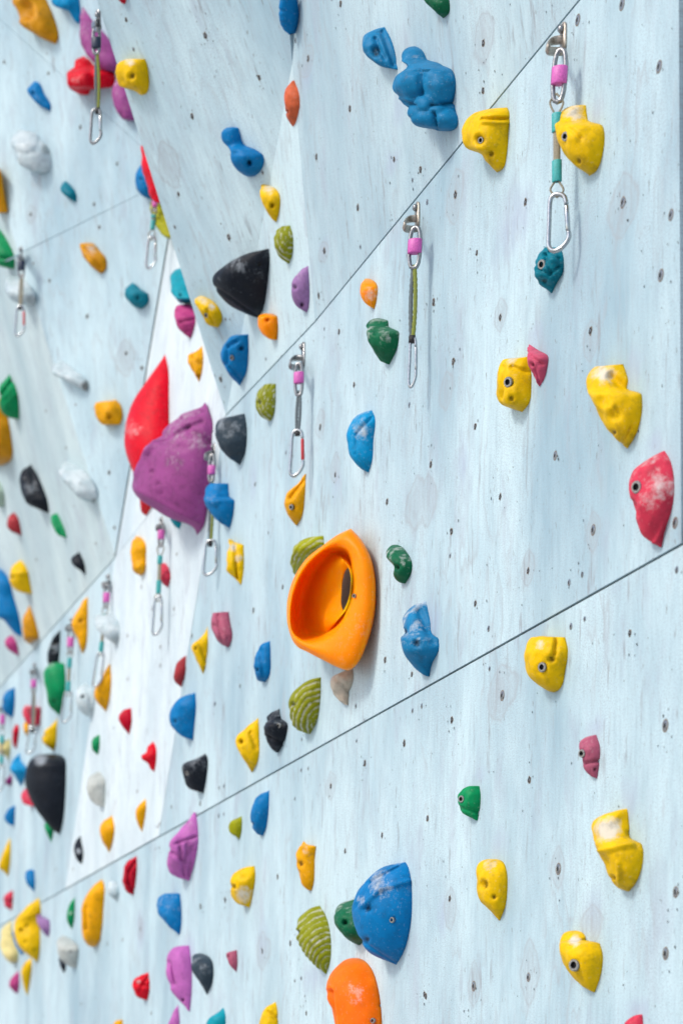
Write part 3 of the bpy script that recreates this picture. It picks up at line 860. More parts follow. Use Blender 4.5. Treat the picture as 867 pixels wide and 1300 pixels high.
H('W', 'L', 'yellow', '665,428 625,435 570,435 550,470 552,530 580,580 610,640 645,685 680,715 712,660 730,580 728,525 690,517 680,470', 'yellow hook hold with shallow finger dents and a chalky crown', 'd605,550,30,12 d640,600,26,10 d635,660,11,9 c600,460,45,0.8 g625,470,690,520,26,14 g620,515,640,600,8,-3 g690,640,660,700,8,5', pw=0.85)
H('W', 'M', 'pinkred', '805,85 760,110 710,150 690,190 688,250 700,300 720,350 750,385 795,412 805,360 830,280 838,200 825,120', 'large pinkish red hold with one shiny bolt at the right photo edge', 'b706,208,17,10 g690,262,712,300,14,10 c790,200,60,0.45 c760,240,50,0.35 g770,410,800,330,12,-4', lump=0.8, chalk=0.3)
H('W', 'H', 'orange', '530,132 513,150 515,180 530,210 558,230 566,195 566,150 550,135', 'small chalky orange hold left of the green-webbed quickdraw', 'c545,180,26,0.35')
H('W', 'H', 'dkgreen', '560,255 535,270 532,300 550,345 575,390 605,403 630,350 637,300 620,288 606,282 600,262', 'dark green hooked hold dusted with chalk', 'g560,300,620,285,18,10', chalk=0.6)
H('W', 'H', 'sky', '550,547 510,560 480,600 470,640 480,690 510,730 540,743 552,700 555,640 560,570', 'half-moon bright blue hold alone in the middle of the wall', 'c515,610,34,0.5 g548,572,500,620,8,3 g500,620,498,680,8,3 g498,685,535,725,8,3', chalk=0.25)
H('W', 'H', 'dkolive', '248,463 215,465 188,495 182,525 195,560 230,583 242,560 248,510', 'striped olive hold right of the slate hold and below the joint', 'd192,522,9', stripe=(255, 500, 15))
H('W', 'H', 'slate', '150,557 110,565 70,575 57,605 62,645 90,685 135,720 152,680 157,600', 'slate black hold beside the big purple hold', chalk=0.8)
H('W', 'I', 'amber', '343,5 310,40 280,70 275,110 290,140 315,167 330,140 340,70', 'amber hold with a bolt just below the red-gated middle quickdraw', 'b302,108,11,7 g330,30,290,80,12,8')
H('W', 'I', 'olive', '398,198 350,205 310,230 296,265 298,310 315,335 350,300 398,240', 'striped olive hold behind the top of the orange ring', stripe=(400, 330, 17), lump=0.6)
H('W', 'I', 'dkgreen', '610,227 596,245 600,270 620,295 620,325 635,345 655,350 672,320 677,285 660,250 640,230', 'small S-shaped dark green hold right of the orange ring', 'd630,298,8', chalk=0.7, pw=0.8)
H('W', 'I', 'bluegrey', '720,403 680,415 650,450 642,490 650,560 670,600 700,630 730,643 740,600 760,560 762,520 745,510 735,470', 'tall chalk-dusted blue hold with two bolt holes just above the lower joint', 'd692,538,15,12 d648,500,12,9 g700,440,745,530,22,8', chalk=0.75)
H('W', 'I', 'beige', '490,615 450,628 425,645 420,680 440,715 475,732 478,700 492,650', 'small beige hold directly below the orange ring', 'g440,650,480,690,12,6', lump=1.5, chalk=0.3)
H('W', 'I', 'dkolive', '390,645 350,655 310,685 290,720 292,770 310,805 355,825 375,790 388,720', 'large fan-striped olive hold below the orange ring', 'd300,730,8', stripe=(385, 790, 19), lump=0.6)
H('W', 'I', 'blue', '230,530 205,540 185,580 180,630 190,655 215,660 228,640 232,570', 'small upright blue hold left of the orange ring', 'd188,620,6 g200,560,210,640,12,4')
H('W', 'I', 'black', '260,742 235,755 212,790 215,830 240,870 255,882 270,860 283,820 285,790 265,770', 'angular black hold with a shiny bolt between yellow and olive holds', 'b262,795,10,6 g220,780,280,775,9,7 g220,830,270,850,9,6', chalk=0.45, lump=1.5)
H('W', '0', 'yellow', '328,912 312,925 298,940 303,955 320,982 328,965 329,930', 'pointed yellow hold left of the angular black hold', 'd305,942,4 g318,930,325,950,4,2')
H('W', 'I', 'dusty', '100,438 50,440 45,470 55,510 75,540 100,550 112,520 105,470', 'dusty pink block-shaped hold left of the orange ring', 'g65,450,80,540,12,6 g50,480,100,520,9,5', chalk=0.3, pw=0.7)
H('W', 'D', 'yellow', '762,565 735,605 700,640 705,660 730,710 745,742 755,710 763,640', 'yellow hook-shaped hold under the dusty pink block', 'd715,645,8 g730,620,755,690,10,6')
H('W', 'I', 'yellow', '105,208 97,230 100,290 110,320 140,352 147,310 147,225 130,222', 'narrow chipped yellow hold right of the blue beaked hold', 'g120,215,125,330,7,8 c112,235,18,0.6 c130,270,14,0.6', lump=2)
H('W', 'z', 'blue', '325,475 300,490 250,485 190,475 140,510 120,570 130,650 180,730 240,790 335,853 350,800 370,700 378,605 342,600 330,560', 'blue beaked hold covering the quickdraw beside the biggest purple hold', 'l195,600,70,22 c190,600,50,0.3 g235,590,345,585,24,10')
H('W', 'J', 'black', '150,17 120,35 85,50 80,90 95,125 145,142 155,90 157,30', 'black speckled hold with a bolt resting above the lower joint', 'b92,82,10,8', chalk=0.5)
# --- lower row
H('W', 'J', 'lilac', '120,203 85,240 45,290 32,320 32,370 50,400 100,420 115,370 128,300 125,230', 'tall mauve pink hold creased like a brain on the lower joint', 'd32,318,8 g60,300,120,280,7,7 g70,310,85,400,7,7 g45,330,75,350,7,6 g95,300,90,370,7,6 g110,310,100,400,7,5', chalk=0.3, lump=1.2)
H('W', 'J', 'blue', '352,133 320,150 298,190 294,240 310,270 332,277 342,250 350,190', 'smooth oval blue hold below the lower joint', 'd298,240,6')
H('W', 'J', 'olive', '265,215 245,225 225,240 225,262 258,288 264,265 266,230', 'tiny olive hold left of the smooth oval blue hold', lump=1.6)
H('W', 'J', 'amber', '460,293 440,320 436,365 450,410 470,445 485,450 492,420 495,340 500,305 475,307', 'orange-yellow horned hold with one bolt hole', 'd450,365,12,9 c470,325,20,0.25')
H('W', 'J', 'yellow', '305,372 260,380 235,405 230,450 245,485 290,503 300,460 308,400', 'chalk-smeared yellow hold with a scooped top', 'd237,437,9 d268,396,24,10 c270,460,30,0.6')
H('W', 'J', 'blue', '70,457 20,460 2,475 0,510 30,555 70,587 75,560 75,500 72,470', 'blue wedge-shaped hold between the two pink ones', chalk=0.3)
H('W', 'J', 'lilac', '100,622 50,628 25,655 22,700 40,760 70,800 102,828 108,760 107,680', 'tall lilac hold with an open slot on its left side', 'g32,680,42,740,18,16 d80,793,7')
H('W', 'J', 'slate', '125,645 107,655 108,690 125,730 155,780 172,740 176,690 165,660', 'slate grey hold touching the tall lilac slotted hold', chalk=0.55)
H('W', 'J', 'dusty', '250,636 212,645 220,670 248,707 252,680', 'tiny dusty pink pointed hold right of the slate hold', 'd222,655,5')
H('W', 'J', 'dkolive', '510,495 470,505 440,545 437,590 455,640 490,680 530,713 543,670 545,600 530,530', 'large swirl-striped olive hold near the bottom middle', 'd440,580,8', stripe=(540, 690, 19), lump=0.5)
H('W', 'J', 'dkgreen', '615,475 575,490 555,515 558,555 590,600 635,622 665,590 660,520', 'dark green hold half hidden behind the largest blue hold', 'd588,550,10', chalk=0.4)
H('W', 'J', 'blue', '780,360 710,375 650,420 618,470 610,530 625,590 660,640 700,665 750,685 775,640 795,560 800,470 790,380', 'largest blue hold, domed with two ridges, near the bottom',
  'd662,505,15,11 b742,540,9,5 d655,603,13,9 g790,420,700,445,9,-5 g700,445,640,500,9,-5 g760,375,660,425,8,5 g660,425,620,500,8,5 g625,600,745,675,8,4 c700,430,50,0.4 c640,480,20,0.5', lump=0.5, chalk=0.2)
H('W', 'J', 'redorange', '600,660 560,690 530,730 525,780 540,840 555,920 705,930 705,850 690,740 670,690 640,662', 'big smooth orange hold cut by the bottom photo edge', 'g538,770,550,900,18,16 b678,858,9,5 c620,770,40,0.3 d700,810,6', lump=0.4)
H('W', 'J', 'yellow', '372,800 345,815 325,840 320,900 378,905 378,830', 'yellow hold cut by the bottom photo edge left of the orange one', 'g345,830,375,850,8,6', lump=1.5)
H('W', 'J', 'turq', '208,818 180,840 158,855 155,900 213,905 214,840', 'turquoise hold cut by the bottom photo edge')
H('W', 'J', 'lilac', '65,810 45,840 35,870 30,900 68,910 70,860', 'lilac hold cut by the bottom edge directly under the slotted one')
H('W', 'M', 'yellow', '470,712 440,728 400,708 360,715 338,750 335,790 350,840 390,880 430,900 455,885 472,820 480,760', 'heart-shaped yellow hold below the lower joint', 'b396,812,15,9 d425,788,16,9 g445,712,436,770,13,12 c388,740,22,0.6 l415,835,6,2 l430,832,6,2 l422,850,6,2 l436,846,6,2', pw=0.85)
H('W', 'N', 'dusty', '575,88 540,95 520,120 525,160 530,195 550,222 578,236 585,190 588,130', 'dusty rose hold with a bolt in the lower right', 'b529,150,12,7 g532,185,585,175,9,7 d570,205,5', chalk=0.2)
H('W', 'N', 'green', '182,260 145,262 115,285 110,320 115,345 175,377 183,340 186,290', 'small faceted emerald hold with a bolt', 'b120,307,12,6 g115,335,180,350,10,5', lump=1.2)
H('W', 'N', 'yellow', '678,335 640,342 590,360 568,385 570,430 585,480 610,520 630,580 655,608 685,617 710,585 732,520 733,450 697,442 687,400 682,350', 'angular yellow hold with a big white chalk patch', 'c615,405,48,1.0 g595,480,700,450,14,-6 g650,520,655,600,12,-5 d632,570,10 g690,420,720,460,22,8', pw=0.8)
H('W', 'N', 'yellow', '230,505 190,515 175,540 178,600 190,650 220,680 250,715 268,670 276,610 272,540 260,515', 'yellow hold with one large and one small bolt hole', 'd196,592,19,16 d232,635,10,8 c215,525,35,0.3', pw=0.8)
H('W', 'N', 'yellow', '500,745 465,755 452,790 458,830 480,880 520,930 570,956 590,900 597,830 585,785 548,787 530,755', 'lowest right yellow hold, hooked with a flower mark and a bolt', 'b505,862,19,10 c500,782,26,0.8 l545,828,6,2 l558,826,6,2 l548,842,6,2 l562,840,6,2 g485,800,545,780,14,6', pw=0.85)
H('W', 'N', 'pinkred', '730,1030 700,1035 665,1060 680,1100 738,1105', 'pink red hold cut by the bottom edge at the lower right')
# --- left side
H('5', 'C', 'green', '35,218 10,245 0,265 -5,330 20,370 70,385 70,340 60,270', 'green striped hold above the mustard slab on the left edge', 'g45,240,-5,300,9,10 g60,290,20,330,8,-4')
H('5', 'C', 'mustard', '-30,300 10,310 30,380 42,450 42,530 20,550 -30,560', 'long mustard slab-shaped hold on the left photo edge')
H('5', 'C', 'palegreen', '-25,610 0,610 15,650 18,700 0,705 -25,700', 'pale greenish white hold on the left photo edge')
H('5', 'w', 'black', '180,505 120,550 115,600 130,680 160,740 220,775 290,792 280,720 255,650 215,560', 'black pointed hold on the left panel below the green striped one', 'd130,555,14 b143,592,14,6 g180,520,200,640,26,8 c180,640,50,0.35', lump=1.4)
H('5', 'w', 'brick', '80,790 50,820 43,860 60,900 128,928 120,870 105,820', 'small brick red hold on the left panel')
H('5', 'w', 'green', '335,795 305,805 298,850 320,890 345,925 395,942 380,890 355,830', 'small dark green hold below the marbled white hold', 'g335,820,365,910,14,6', chalk=0.2)
H('5', 'w', 'black', '465,1025 415,1060 425,1100 450,1120 505,1160 500,1100 480,1050', 'small black hold on the left panel just above the joint')
H('4', 'y', 'white', '330,335 290,365 290,400 330,430 400,470 480,510 490,470 470,430 410,390 360,345', 'white finger-shaped hold with a dark green end', 'k478,475,32,0.8')
H('5', 'w', 'white', '390,485 350,520 355,580 400,640 460,700 550,740 570,710 560,640 520,570 460,515', 'marbled white hold in the middle left', 'k555,725,20,0.5 g440,540,540,640,14,5', lump=1.3)
H('4', 'y', 'amber', '530,560 525,600 540,660 570,690 620,685 660,690 675,650 665,580 635,550 610,570 570,570', 'amber hold with one bolt hole left of the red fin', 'd600,645,14 g640,565,655,640,9,5', pw=0.8)
H('5', 'D', 'yellow', '75,320 40,350 35,390 50,425 75,440 118,447 110,400 95,345', 'lemon yellow rounded hold beside the long blue hold', 'd42,385,8 g50,370,105,370,8,-5')
H('5', 'P', 'blue', '-40,460 0,470 60,540 100,680 140,820 165,975 120,960 60,900 20,850 -40,830', 'long bright blue hold on the left photo edge', lump=0.6)
H('5', 'P', 'mustard', '215,740 180,820 165,900 180,1000 210,1035 250,1010 290,985 275,920 250,830', 'ochre teardrop hold right of the long blue hold', chalk=0.2)
H('5', 'P', 'magenta', '90,965 50,980 35,1020 60,1060 100,1095 140,1112 135,1070 120,1010', 'small magenta hold under the long blue hold')
H('B', 'C', 'red', '605,138 580,180 540,240 490,320 460,400 452,470 465,530 490,585 515,690 520,730 535,742 550,715 600,600 618,480 620,300 618,200', 'huge smooth red fin-shaped hold behind the big purple one', 'c490,420,40,0.35', lump=0.25, rho=0.7, sm=3)
H('W', 'C', 'purple', '752,322 730,345 660,370 625,395 595,425 585,455 540,475 520,510 505,550 490,590 480,635 500,670 560,710 620,745 700,770 715,780 725,808 750,770 765,700 775,600 780,460 775,380', 'biggest purple boulder-like hold with wavy ridges',
  'g655,385,600,450,20,9 g745,395,690,415,14,8 g690,415,620,450,14,8 g540,490,560,570,6,5 g560,570,595,650,6,5 g600,460,680,490,13,6 g700,430,765,470,16,8 g590,455,545,500,12,-9 g545,500,500,590,10,-6 g655,365,740,350,14,-7 g500,640,730,760,12,-5 c720,470,55,0.25 c640,520,60,0.15 c660,440,50,0.18 g770,340,760,760,12,5', lump=0.5, chalk=0.22, rho=0.7)
H('W', 'D', 'amber', '495,232 485,260 482,310 495,360 515,380 530,370 537,310 535,260 515,235', 'knobbly amber hold on the bright white panel under the red fin', 'l512,270,22,6 l515,345,18,6', lump=1.3)
H('W', 'D', 'pinkred', '600,328 587,345 585,390 600,412 618,422 628,380 615,340', 'pink red hold hanging over the teal-taped quickdraw on the white panel', chalk=0.2, rho=1.0)
H('W', 'D', 'turq', '620,165 640,195 660,208 668,180 660,160', 'teal tip of a hold peeping out below the big purple hold')
H('W', 'D', 'white', '380,510 348,530 350,560 380,600 430,635 440,600 435,550 410,520', 'white and grey marbled hold over a quickdraw on the bright panel', 'k425,610,20,0.3', rho=1.1)
H('W', 'D', 'amber', '322,455 295,490 275,530 270,570 285,620 303,665 315,640 322,540', 'long bright amber blade-shaped hold at the joint on the left', 'd296,545,8')
H('W', 'D', 'black', '222,580 200,605 178,640 175,690 180,710 215,703 220,650', 'narrow black hold with two pockets above the tall green hold', 'k200,630,10,0.8 d203,625,9 d195,655,9 c200,645,20,0.7')
H('W', 'R', 'green', '560,160 480,195 435,270 440,350 465,470 490,590 545,660 595,705 610,640 650,480 655,300 645,180', 'tall tapering green hold on the lower left', 'd540,555,20 c520,200,60,0.25', lump=0.5)
H('W', 'S', 'yellow', '575,-70 560,-40 500,20 440,70 425,110 440,200 480,230 540,270 560,200 570,60', 'yellow hold directly under the tall green hold', 'd445,105,24')
H('W', 'E', 'amber', '405,127 380,160 355,195 345,225 350,260 370,285 390,302 402,260 410,180', 'amber curved hold right of the white round hold', rho=1.0)
H('W', 'E', 'white', '315,190 285,210 278,250 290,290 315,315 340,320 350,270 345,220', 'white round hold between the green and amber holds', 'd305,245,10 g320,200,335,300,10,4', rho=0.9)
H('W', 'E', 'crimson', '483,287 450,295 435,320 445,350 475,385 485,340', 'small crimson hold on the bright white panel')
H('W', 'E', 'red', '560,407 545,430 535,455 518,458 518,475 545,490 555,510 568,520 575,480 572,425', 'small scarlet knob-shaped hold on the bright white panel', 'l530,466,12,5')
H('W', 'D', 'brick', '685,672 660,685 642,710 638,745 650,775 668,787 680,740', 'dull brick half-moon hold at the right edge of the bright panel')
H('W', 'E', 'blue', '717,230 670,245 635,275 622,310 630,350 660,385 708,407 715,340 720,280', 'blue dome hold with a bolt hole at the right edge of the bright panel', 'd642,335,11,8')
H('W', 'E', 'green', '367,383 345,395 335,420 340,440 360,460 367,430', 'tiny green hold at the left edge of the bright panel')
H('W', 'E', 'greywhite', '365,518 330,535 318,570 325,610 345,640 385,650 388,600 385,545', 'white hold stained orange at its base on the bright panel', lump=1.2)
H('W', 'F', 'amber', '412,102 375,130 367,170 380,210 402,240 415,200 422,150', 'amber leaf-shaped hold above the lower joint')
H('W', 'F', 'amber', '535,40 505,70 498,100 510,140 523,162 532,120 538,70', 'slender amber hold near the right corner of the bright panel')
H('W', 'F', 'black', '297,175 275,200 273,240 285,270 302,283 308,240 300,200', 'small black and grey hold at the left edge of the bright panel', 'c288,235,12,0.9')
H('W', 'E', 'blue', '55,210 25,225 8,260 10,290 30,315 48,322 55,270', 'blue half-moon hold near the left photo edge', 'd12,265,7')
H('W', 'E', 'pinkred', '95,272 82,295 90,330 110,350 148,350 152,280 125,290', 'salmon red jagged hold crossed by a quickdraw at the far left', 'g105,290,125,330,7,7 g130,300,145,340,6,5', lump=1.8, chalk=0.5)
H('W', 'R', 'amber', '250,760 230,790 240,850 262,905 285,870 280,770', 'tiny amber hold under the salmon red jagged hold')
H('W', 'E', 'crimson', '58,345 48,375 50,425 60,438 67,400 67,350', 'thin upright red hold at the far left')
H('W', 'E', 'sky', '72,450 45,480 42,515 60,545 75,575 92,540 95,500 80,485', 'bright blue wavy hold left of the big charcoal hold', 'g65,470,85,540,9,5')
H('W', 'E', 'plum', '42,530 22,550 20,568 42,572 46,550', 'tiny plum hold below the wavy blue hold')
H('W', 'S', 'pinkred', '245,640 210,720 230,790 300,815 345,820 330,700 280,640', 'pink red hold behind the lower edge of the big charcoal hold', chalk=0.4)
H('W', 'S', 'black', '480,290 400,290 330,330 280,400 255,500 252,600 290,720 350,840 450,970 520,1050 595,1100 620,1020 640,900 655,700 660,500 650,350 610,310 540,290', 'big smooth charcoal shield-shaped hold at the lower left', 'c410,350,75,0.8', lump=0.15, rho=0.9)
H('W', 'S', 'green', '460,960 450,1040 480,1130 512,1190 530,1100 540,1030 500,960', 'green tip of a hold below the big charcoal hold', rho=0.6)
H('W', 'S', 'blue', '155,810 90,840 50,900 50,960 90,1005 145,1010 150,920', 'small round blue hold at the far left below the charcoal one')
H('W', 'T', 'yellow', '70,25 40,90 15,140 -10,240 20,240 55,285 70,200 75,100', 'yellow hooked hold on the left photo edge low down')
H('W', 'Q', 'cream', '75,685 30,700 -20,700 -20,790 25,785 60,840 78,760', 'cream hold on the left photo edge')
H('W', 'T', 'blue', '210,240 175,255 172,295 195,350 238,400 242,330 235,245', 'small blue hold above the large lemon hold at lower left')
H('W', 'T', 'pinkred', '90,385 40,410 22,460 45,505 80,520 90,470', 'small pink red hold with a dark slot at lower left', 'g30,465,90,460,18,14')
H('W', 'T', 'cream', '80,590 30,630 5,690 0,770 30,850 80,890 125,870 125,800 100,740 85,660', 'cream yellow lumpy hold on the left edge beside the large lemon hold', 'l80,820,40,14 g30,780,60,740,14,8', lump=1.2)
H('W', 'T', 'blue', '85,660 90,720 120,790 150,835 165,810 150,760 110,700', 'blue hold squeezed behind the large lemon hold')
H('W', 'T', 'yellow', '265,435 200,490 120,560 95,620 100,690 150,790 220,850 260,880 275,780 275,600 280,500', 'large lemon yellow hold on the lower joint at the far left', 'd145,660,18 d185,630,13 d180,735,11 d235,790,9 g120,590,250,540,14,-6', chalk=0.2)
H('W', 'T', 'mauve', '265,530 250,560 270,630 310,690 335,705 345,650 340,575 300,570', 'small mauve hold touching the large lemon hold', 'g270,560,330,680,14,8')
H('W', 'T', 'yellow', '215,850 160,890 145,940 150,1000 190,1105 205,1020 220,900', 'narrow golden hold below the large lemon hold', 'd165,905,12')
H('W', 'T', 'magenta', '130,940 90,970 65,1020 80,1070 120,1095 133,1040', 'small raspberry hold at the lower left')
H('W', 'T', 'green', '515,430 480,480 460,530 460,600 495,650 510,590 515,500', 'slim green hold left of the tall smooth amber hold', 'c485,540,20,0.4')
H('W', 'T', 'amber', '700,310 640,360 590,430 560,500 560,570 565,680 590,750 635,778 670,760 700,650 712,500 715,340', 'tall smooth amber hold with a vertical groove', 'g588,500,592,650,20,14', lump=0.3)
H('W', 'T', 'greywhite', '430,690 395,720 395,800 420,860 470,905 525,920 535,850 540,770 490,720', 'grey white blocky hold at the lower left', 'd488,805,8', lump=1.3)
H('W', 'T', 'black', '402,850 415,910 440,955 455,915 440,870', 'tiny black hold under the grey white blocky hold')
H('W', 'F', 'crimson', '502,252 465,275 450,320 450,355 465,385 490,397 498,350 503,290', 'crimson D-shaped hold with an arc groove below the joint', 'g495,275,472,310,8,7 g472,310,470,350,8,7 g470,350,490,380,8,6')
H('W', 'F', 'white', '430,345 400,345 395,380 410,405 432,420 437,380', 'small silvery white hold between amber and crimson holds', 'k425,400,12,0.3', lump=1.5)
H('W', 'F', 'red', '545,680 520,690 492,710 488,740 505,770 540,783 550,740', 'small crumpled red hold near the bottom left', 'g500,720,540,730,9,8 g510,750,540,700,7,6 c505,715,10,0.7', lump=1.8)
H('W', 'F', 'amber', '450,855 425,858 412,885 420,900 452,900', 'amber tip of a hold at the bottom photo edge')

# --- the large orange ring hold
def ring_hold():
    k = 'I'
    def loop(pts, cx, cy, n=128):
        P = round_poly([tuple(map(float, s.split(','))) for s in pts.split()])
        out = []
        for i in range(n):
            t = 2 * math.pi * i / n
            dx, dy = math.cos(t), math.sin(t)
            best = None
            for a in range(len(P)):
                (x1, y1), (x2, y2) = P[a], P[(a + 1) % len(P)]
                ex, ey = x2 - x1, y2 - y1
                den = dx * ey - dy * ex
                if abs(den) < 1e-9: continue
                s = ((x1 - cx) * ey - (y1 - cy) * ex) / den
                w = ((x1 - cx) * dy - (y1 - cy) * dx) / den
                if s > 0 and -1e-6 <= w <= 1 + 1e-6: best = s if best is None else max(best, s)
            out.append([cx + dx * best, cy + dy * best])
        return out
    outer = loop('484,176 440,197 398,228 346,270 307,330 288,390 284,430 288,485 314,545 350,565 400,592 440,612 478,622 505,600 533,540 553,470 561,400 558,320 543,260 517,212', 440, 400)
    baseL = loop('486,190 466,240 455,300 450,400 456,500 470,575 482,614 507,596 535,538 555,470 563,400 560,320 545,262 518,216', 500, 400)
    mouth = loop('466,246 430,238 392,252 346,296 312,360 296,430 298,488 326,520 372,526 415,508 448,476 470,436 484,385 486,320 482,270', 400, 385)
    slot = loop('482,298 472,302 460,330 455,372 459,432 466,438 478,402 483,360 485,320', 469, 365)
    def mixl(a, b, t): return [[p[0] * (1 - t) + q[0] * t, p[1] * (1 - t) + q[1] * t] for p, q in zip(a, b)]
    hx = lambda x: 0.010 + 0.150 * max(0, (556 - x) / 272)
    keys = [
        [(p, 0.045 * (1 - sstep(455, 500, p[0])) if p[0] < 505 else 0.0) for p in baseL],
        [(p, 0.004 + 0.45 * hx(p[0])) for p in mixl(baseL, outer, 0.85)],
        [(p, hx(p[0])) for p in outer],
        [(p, hx(p[0]) + 0.010) for p in mixl(outer, mouth, 0.12)],
        [(p, hx(p[0]) + 0.016) for p in mixl(outer, mouth, 0.50)],
        [(p, hx(p[0]) + 0.012) for p in mixl(outer, mouth, 0.90)],
        [(p, hx(p[0]) - 0.002) for p in mouth],
        [(p, hx(p[0]) * 0.80 - 0.004) for p in mixl(mouth, slot, 0.20)],
        [(p, 0.064 + 0.35 * (hx(p[0]) - 0.05)) for p in mixl(mouth, slot, 0.60)],
        [(p, 0.060) for p in mixl(mouth, slot, 0.92)],
        [(p, 0.054) for p in slot],
        [(p, 0.049) for p in mixl(slot, [[469, 365]] * len(slot), -0.12)],
    ]
    loops = []
    for i in range(len(keys) - 1):
        k0, k1, k2, k3 = keys[max(0, i - 1)], keys[i], keys[i + 1], keys[min(len(keys) - 1, i + 2)]
        for j in range(4):
            t = j / 4
            row = []
            for a_, b_, c_, d_ in zip(k0, k1, k2, k3):
                f = lambda p0, p1, p2, p3: 0.5 * (2 * p1 + (p2 - p0) * t + (2 * p0 - 5 * p1 + 4 * p2 - p3) * t * t + (3 * p1 - p0 - 3 * p2 + p3) * t ** 3)
                row.append(([f(a_[0][0], b_[0][0], c_[0][0], d_[0][0]), f(a_[0][1], b_[0][1], c_[0][1], d_[0][1])], f(a_[1], b_[1], c_[1], d_[1])))
            loops.append(row)
    loops.append(keys[-1])
    root = W0.at(*cr(k, 520, 400))
    co = []
    for L in loops:
        for (x, y), h in L:
            u, v = cr(k, x, y)
            co.append(W0.at(u, v, max(h, -0.001)) - root)
    n = len(outer)
    faces = []
    for a in range(len(loops) - 1):
        for i in range(n):
            j = (i + 1) % n
            faces.append((a * n + i, a * n + j, (a + 1) * n + j, (a + 1) * n + i))
    me = bpy.data.meshes.new('ring_body')
    me.from_pydata([tuple(c) for c in co], [], faces)
    bm = bmesh.new(); bm.from_mesh(me)
    bmesh.ops.recalc_face_normals(bm, faces=bm.faces)
    bm.to_mesh(me); bm.free()
    me.polygons.foreach_set('use_smooth', [True] * len(me.polygons))
    ch = [0.0] * len(co)
    for q, L in enumerate(loops):
        for i in range(n):
            x, y = L[i][0]
            if 8 <= q <= 20 and y > 430 and x > 440: ch[q * n + i] = 0.07
    at = me.attributes.new('chalk', 'FLOAT', 'POINT'); at.data.foreach_set('value', ch)
    e = bpy.data.objects.new('climbing_hold', None); C.objects.link(e)
    e.location = root; e.matrix_world = Matrix.Translation(root)
    o = link('body', me, hold_mat('orange'), e)
    q = W0.at(*cr(k, 494, 388), 0.060)
    add_bolt(e, q, (W0.n - q.normalized()).normalized(), 0.55)
    q = W0.at(*cr(k, 527, 487), 0.04)
    tag(e, 'giant orange ring-shaped hold with an open hollow in the middle of the wall', 'climbing hold', 'climbing holds bolted to the wall')
ring_hold()

# ------------------------------------------------------------------ quickdraws
def tube(bm, pts, r, closed=False, n=8, mi=0, flat=1.0, fdir=None):
    """sweep a circle (or a flat strip section) along 3-D points"""
    m = len(pts)
    rings = []
    prev = None
    for i, p in enumerate(pts):
        if closed: t = (pts[(i + 1) % m] - pts[i - 1])
        else: t = pts[min(i + 1, m - 1)] - pts[max(i - 1, 0)]
        t.normalize()
        a = fdir if fdir is not None else (prev if prev is not None else (Vector((0.31, -0.7, 0.2))))
        a = (a - t * a.dot(t))
        if a.length < 1e-5: a = t.orthogonal()
        a.normalize(); b = t.cross(a)
        prev = a
        rr = r[i] if isinstance(r, (list, tuple)) else r
        rings.append([bm.verts.new(p + a * rr * math.cos(2 * math.pi * k / n) + b * rr * flat * math.sin(2 * math.pi * k / n)) for k in range(n)])
    for i in range(m if closed else m - 1):
        A_, B_ = rings[i], rings[(i + 1) % m]
        for k in range(n):
            f = bm.faces.new((A_[k], A_[(k + 1) % n], B_[(k + 1) % n], B_[k])); f.material_index = mi
    if not closed:
        for R_ in (rings[0], rings[-1]):
            f = bm.faces.new(R_); f.material_index = mi
    return rings

def smooth_path(pts, closed, sub=5):
    out = []
    n = len(pts)
    rng = range(n) if closed else range(n - 1)
    for i in rng:
        g = lambda j: pts[j % n] if closed else pts[max(0, min(n - 1, j))]
        p0, p1, p2, p3 = g(i - 1), g(i), g(i + 1), g(i + 2)
        for k in range(sub):
            t = k / sub
            out.append(0.5 * ((2 * p1) + (p2 - p0) * t + (2 * p0 - 5 * p1 + 4 * p2 - p3) * t * t + (3 * p1 - p0 - 3 * p2 + p3) * t ** 3))
    if not closed: out.append(pts[-1])
    return out

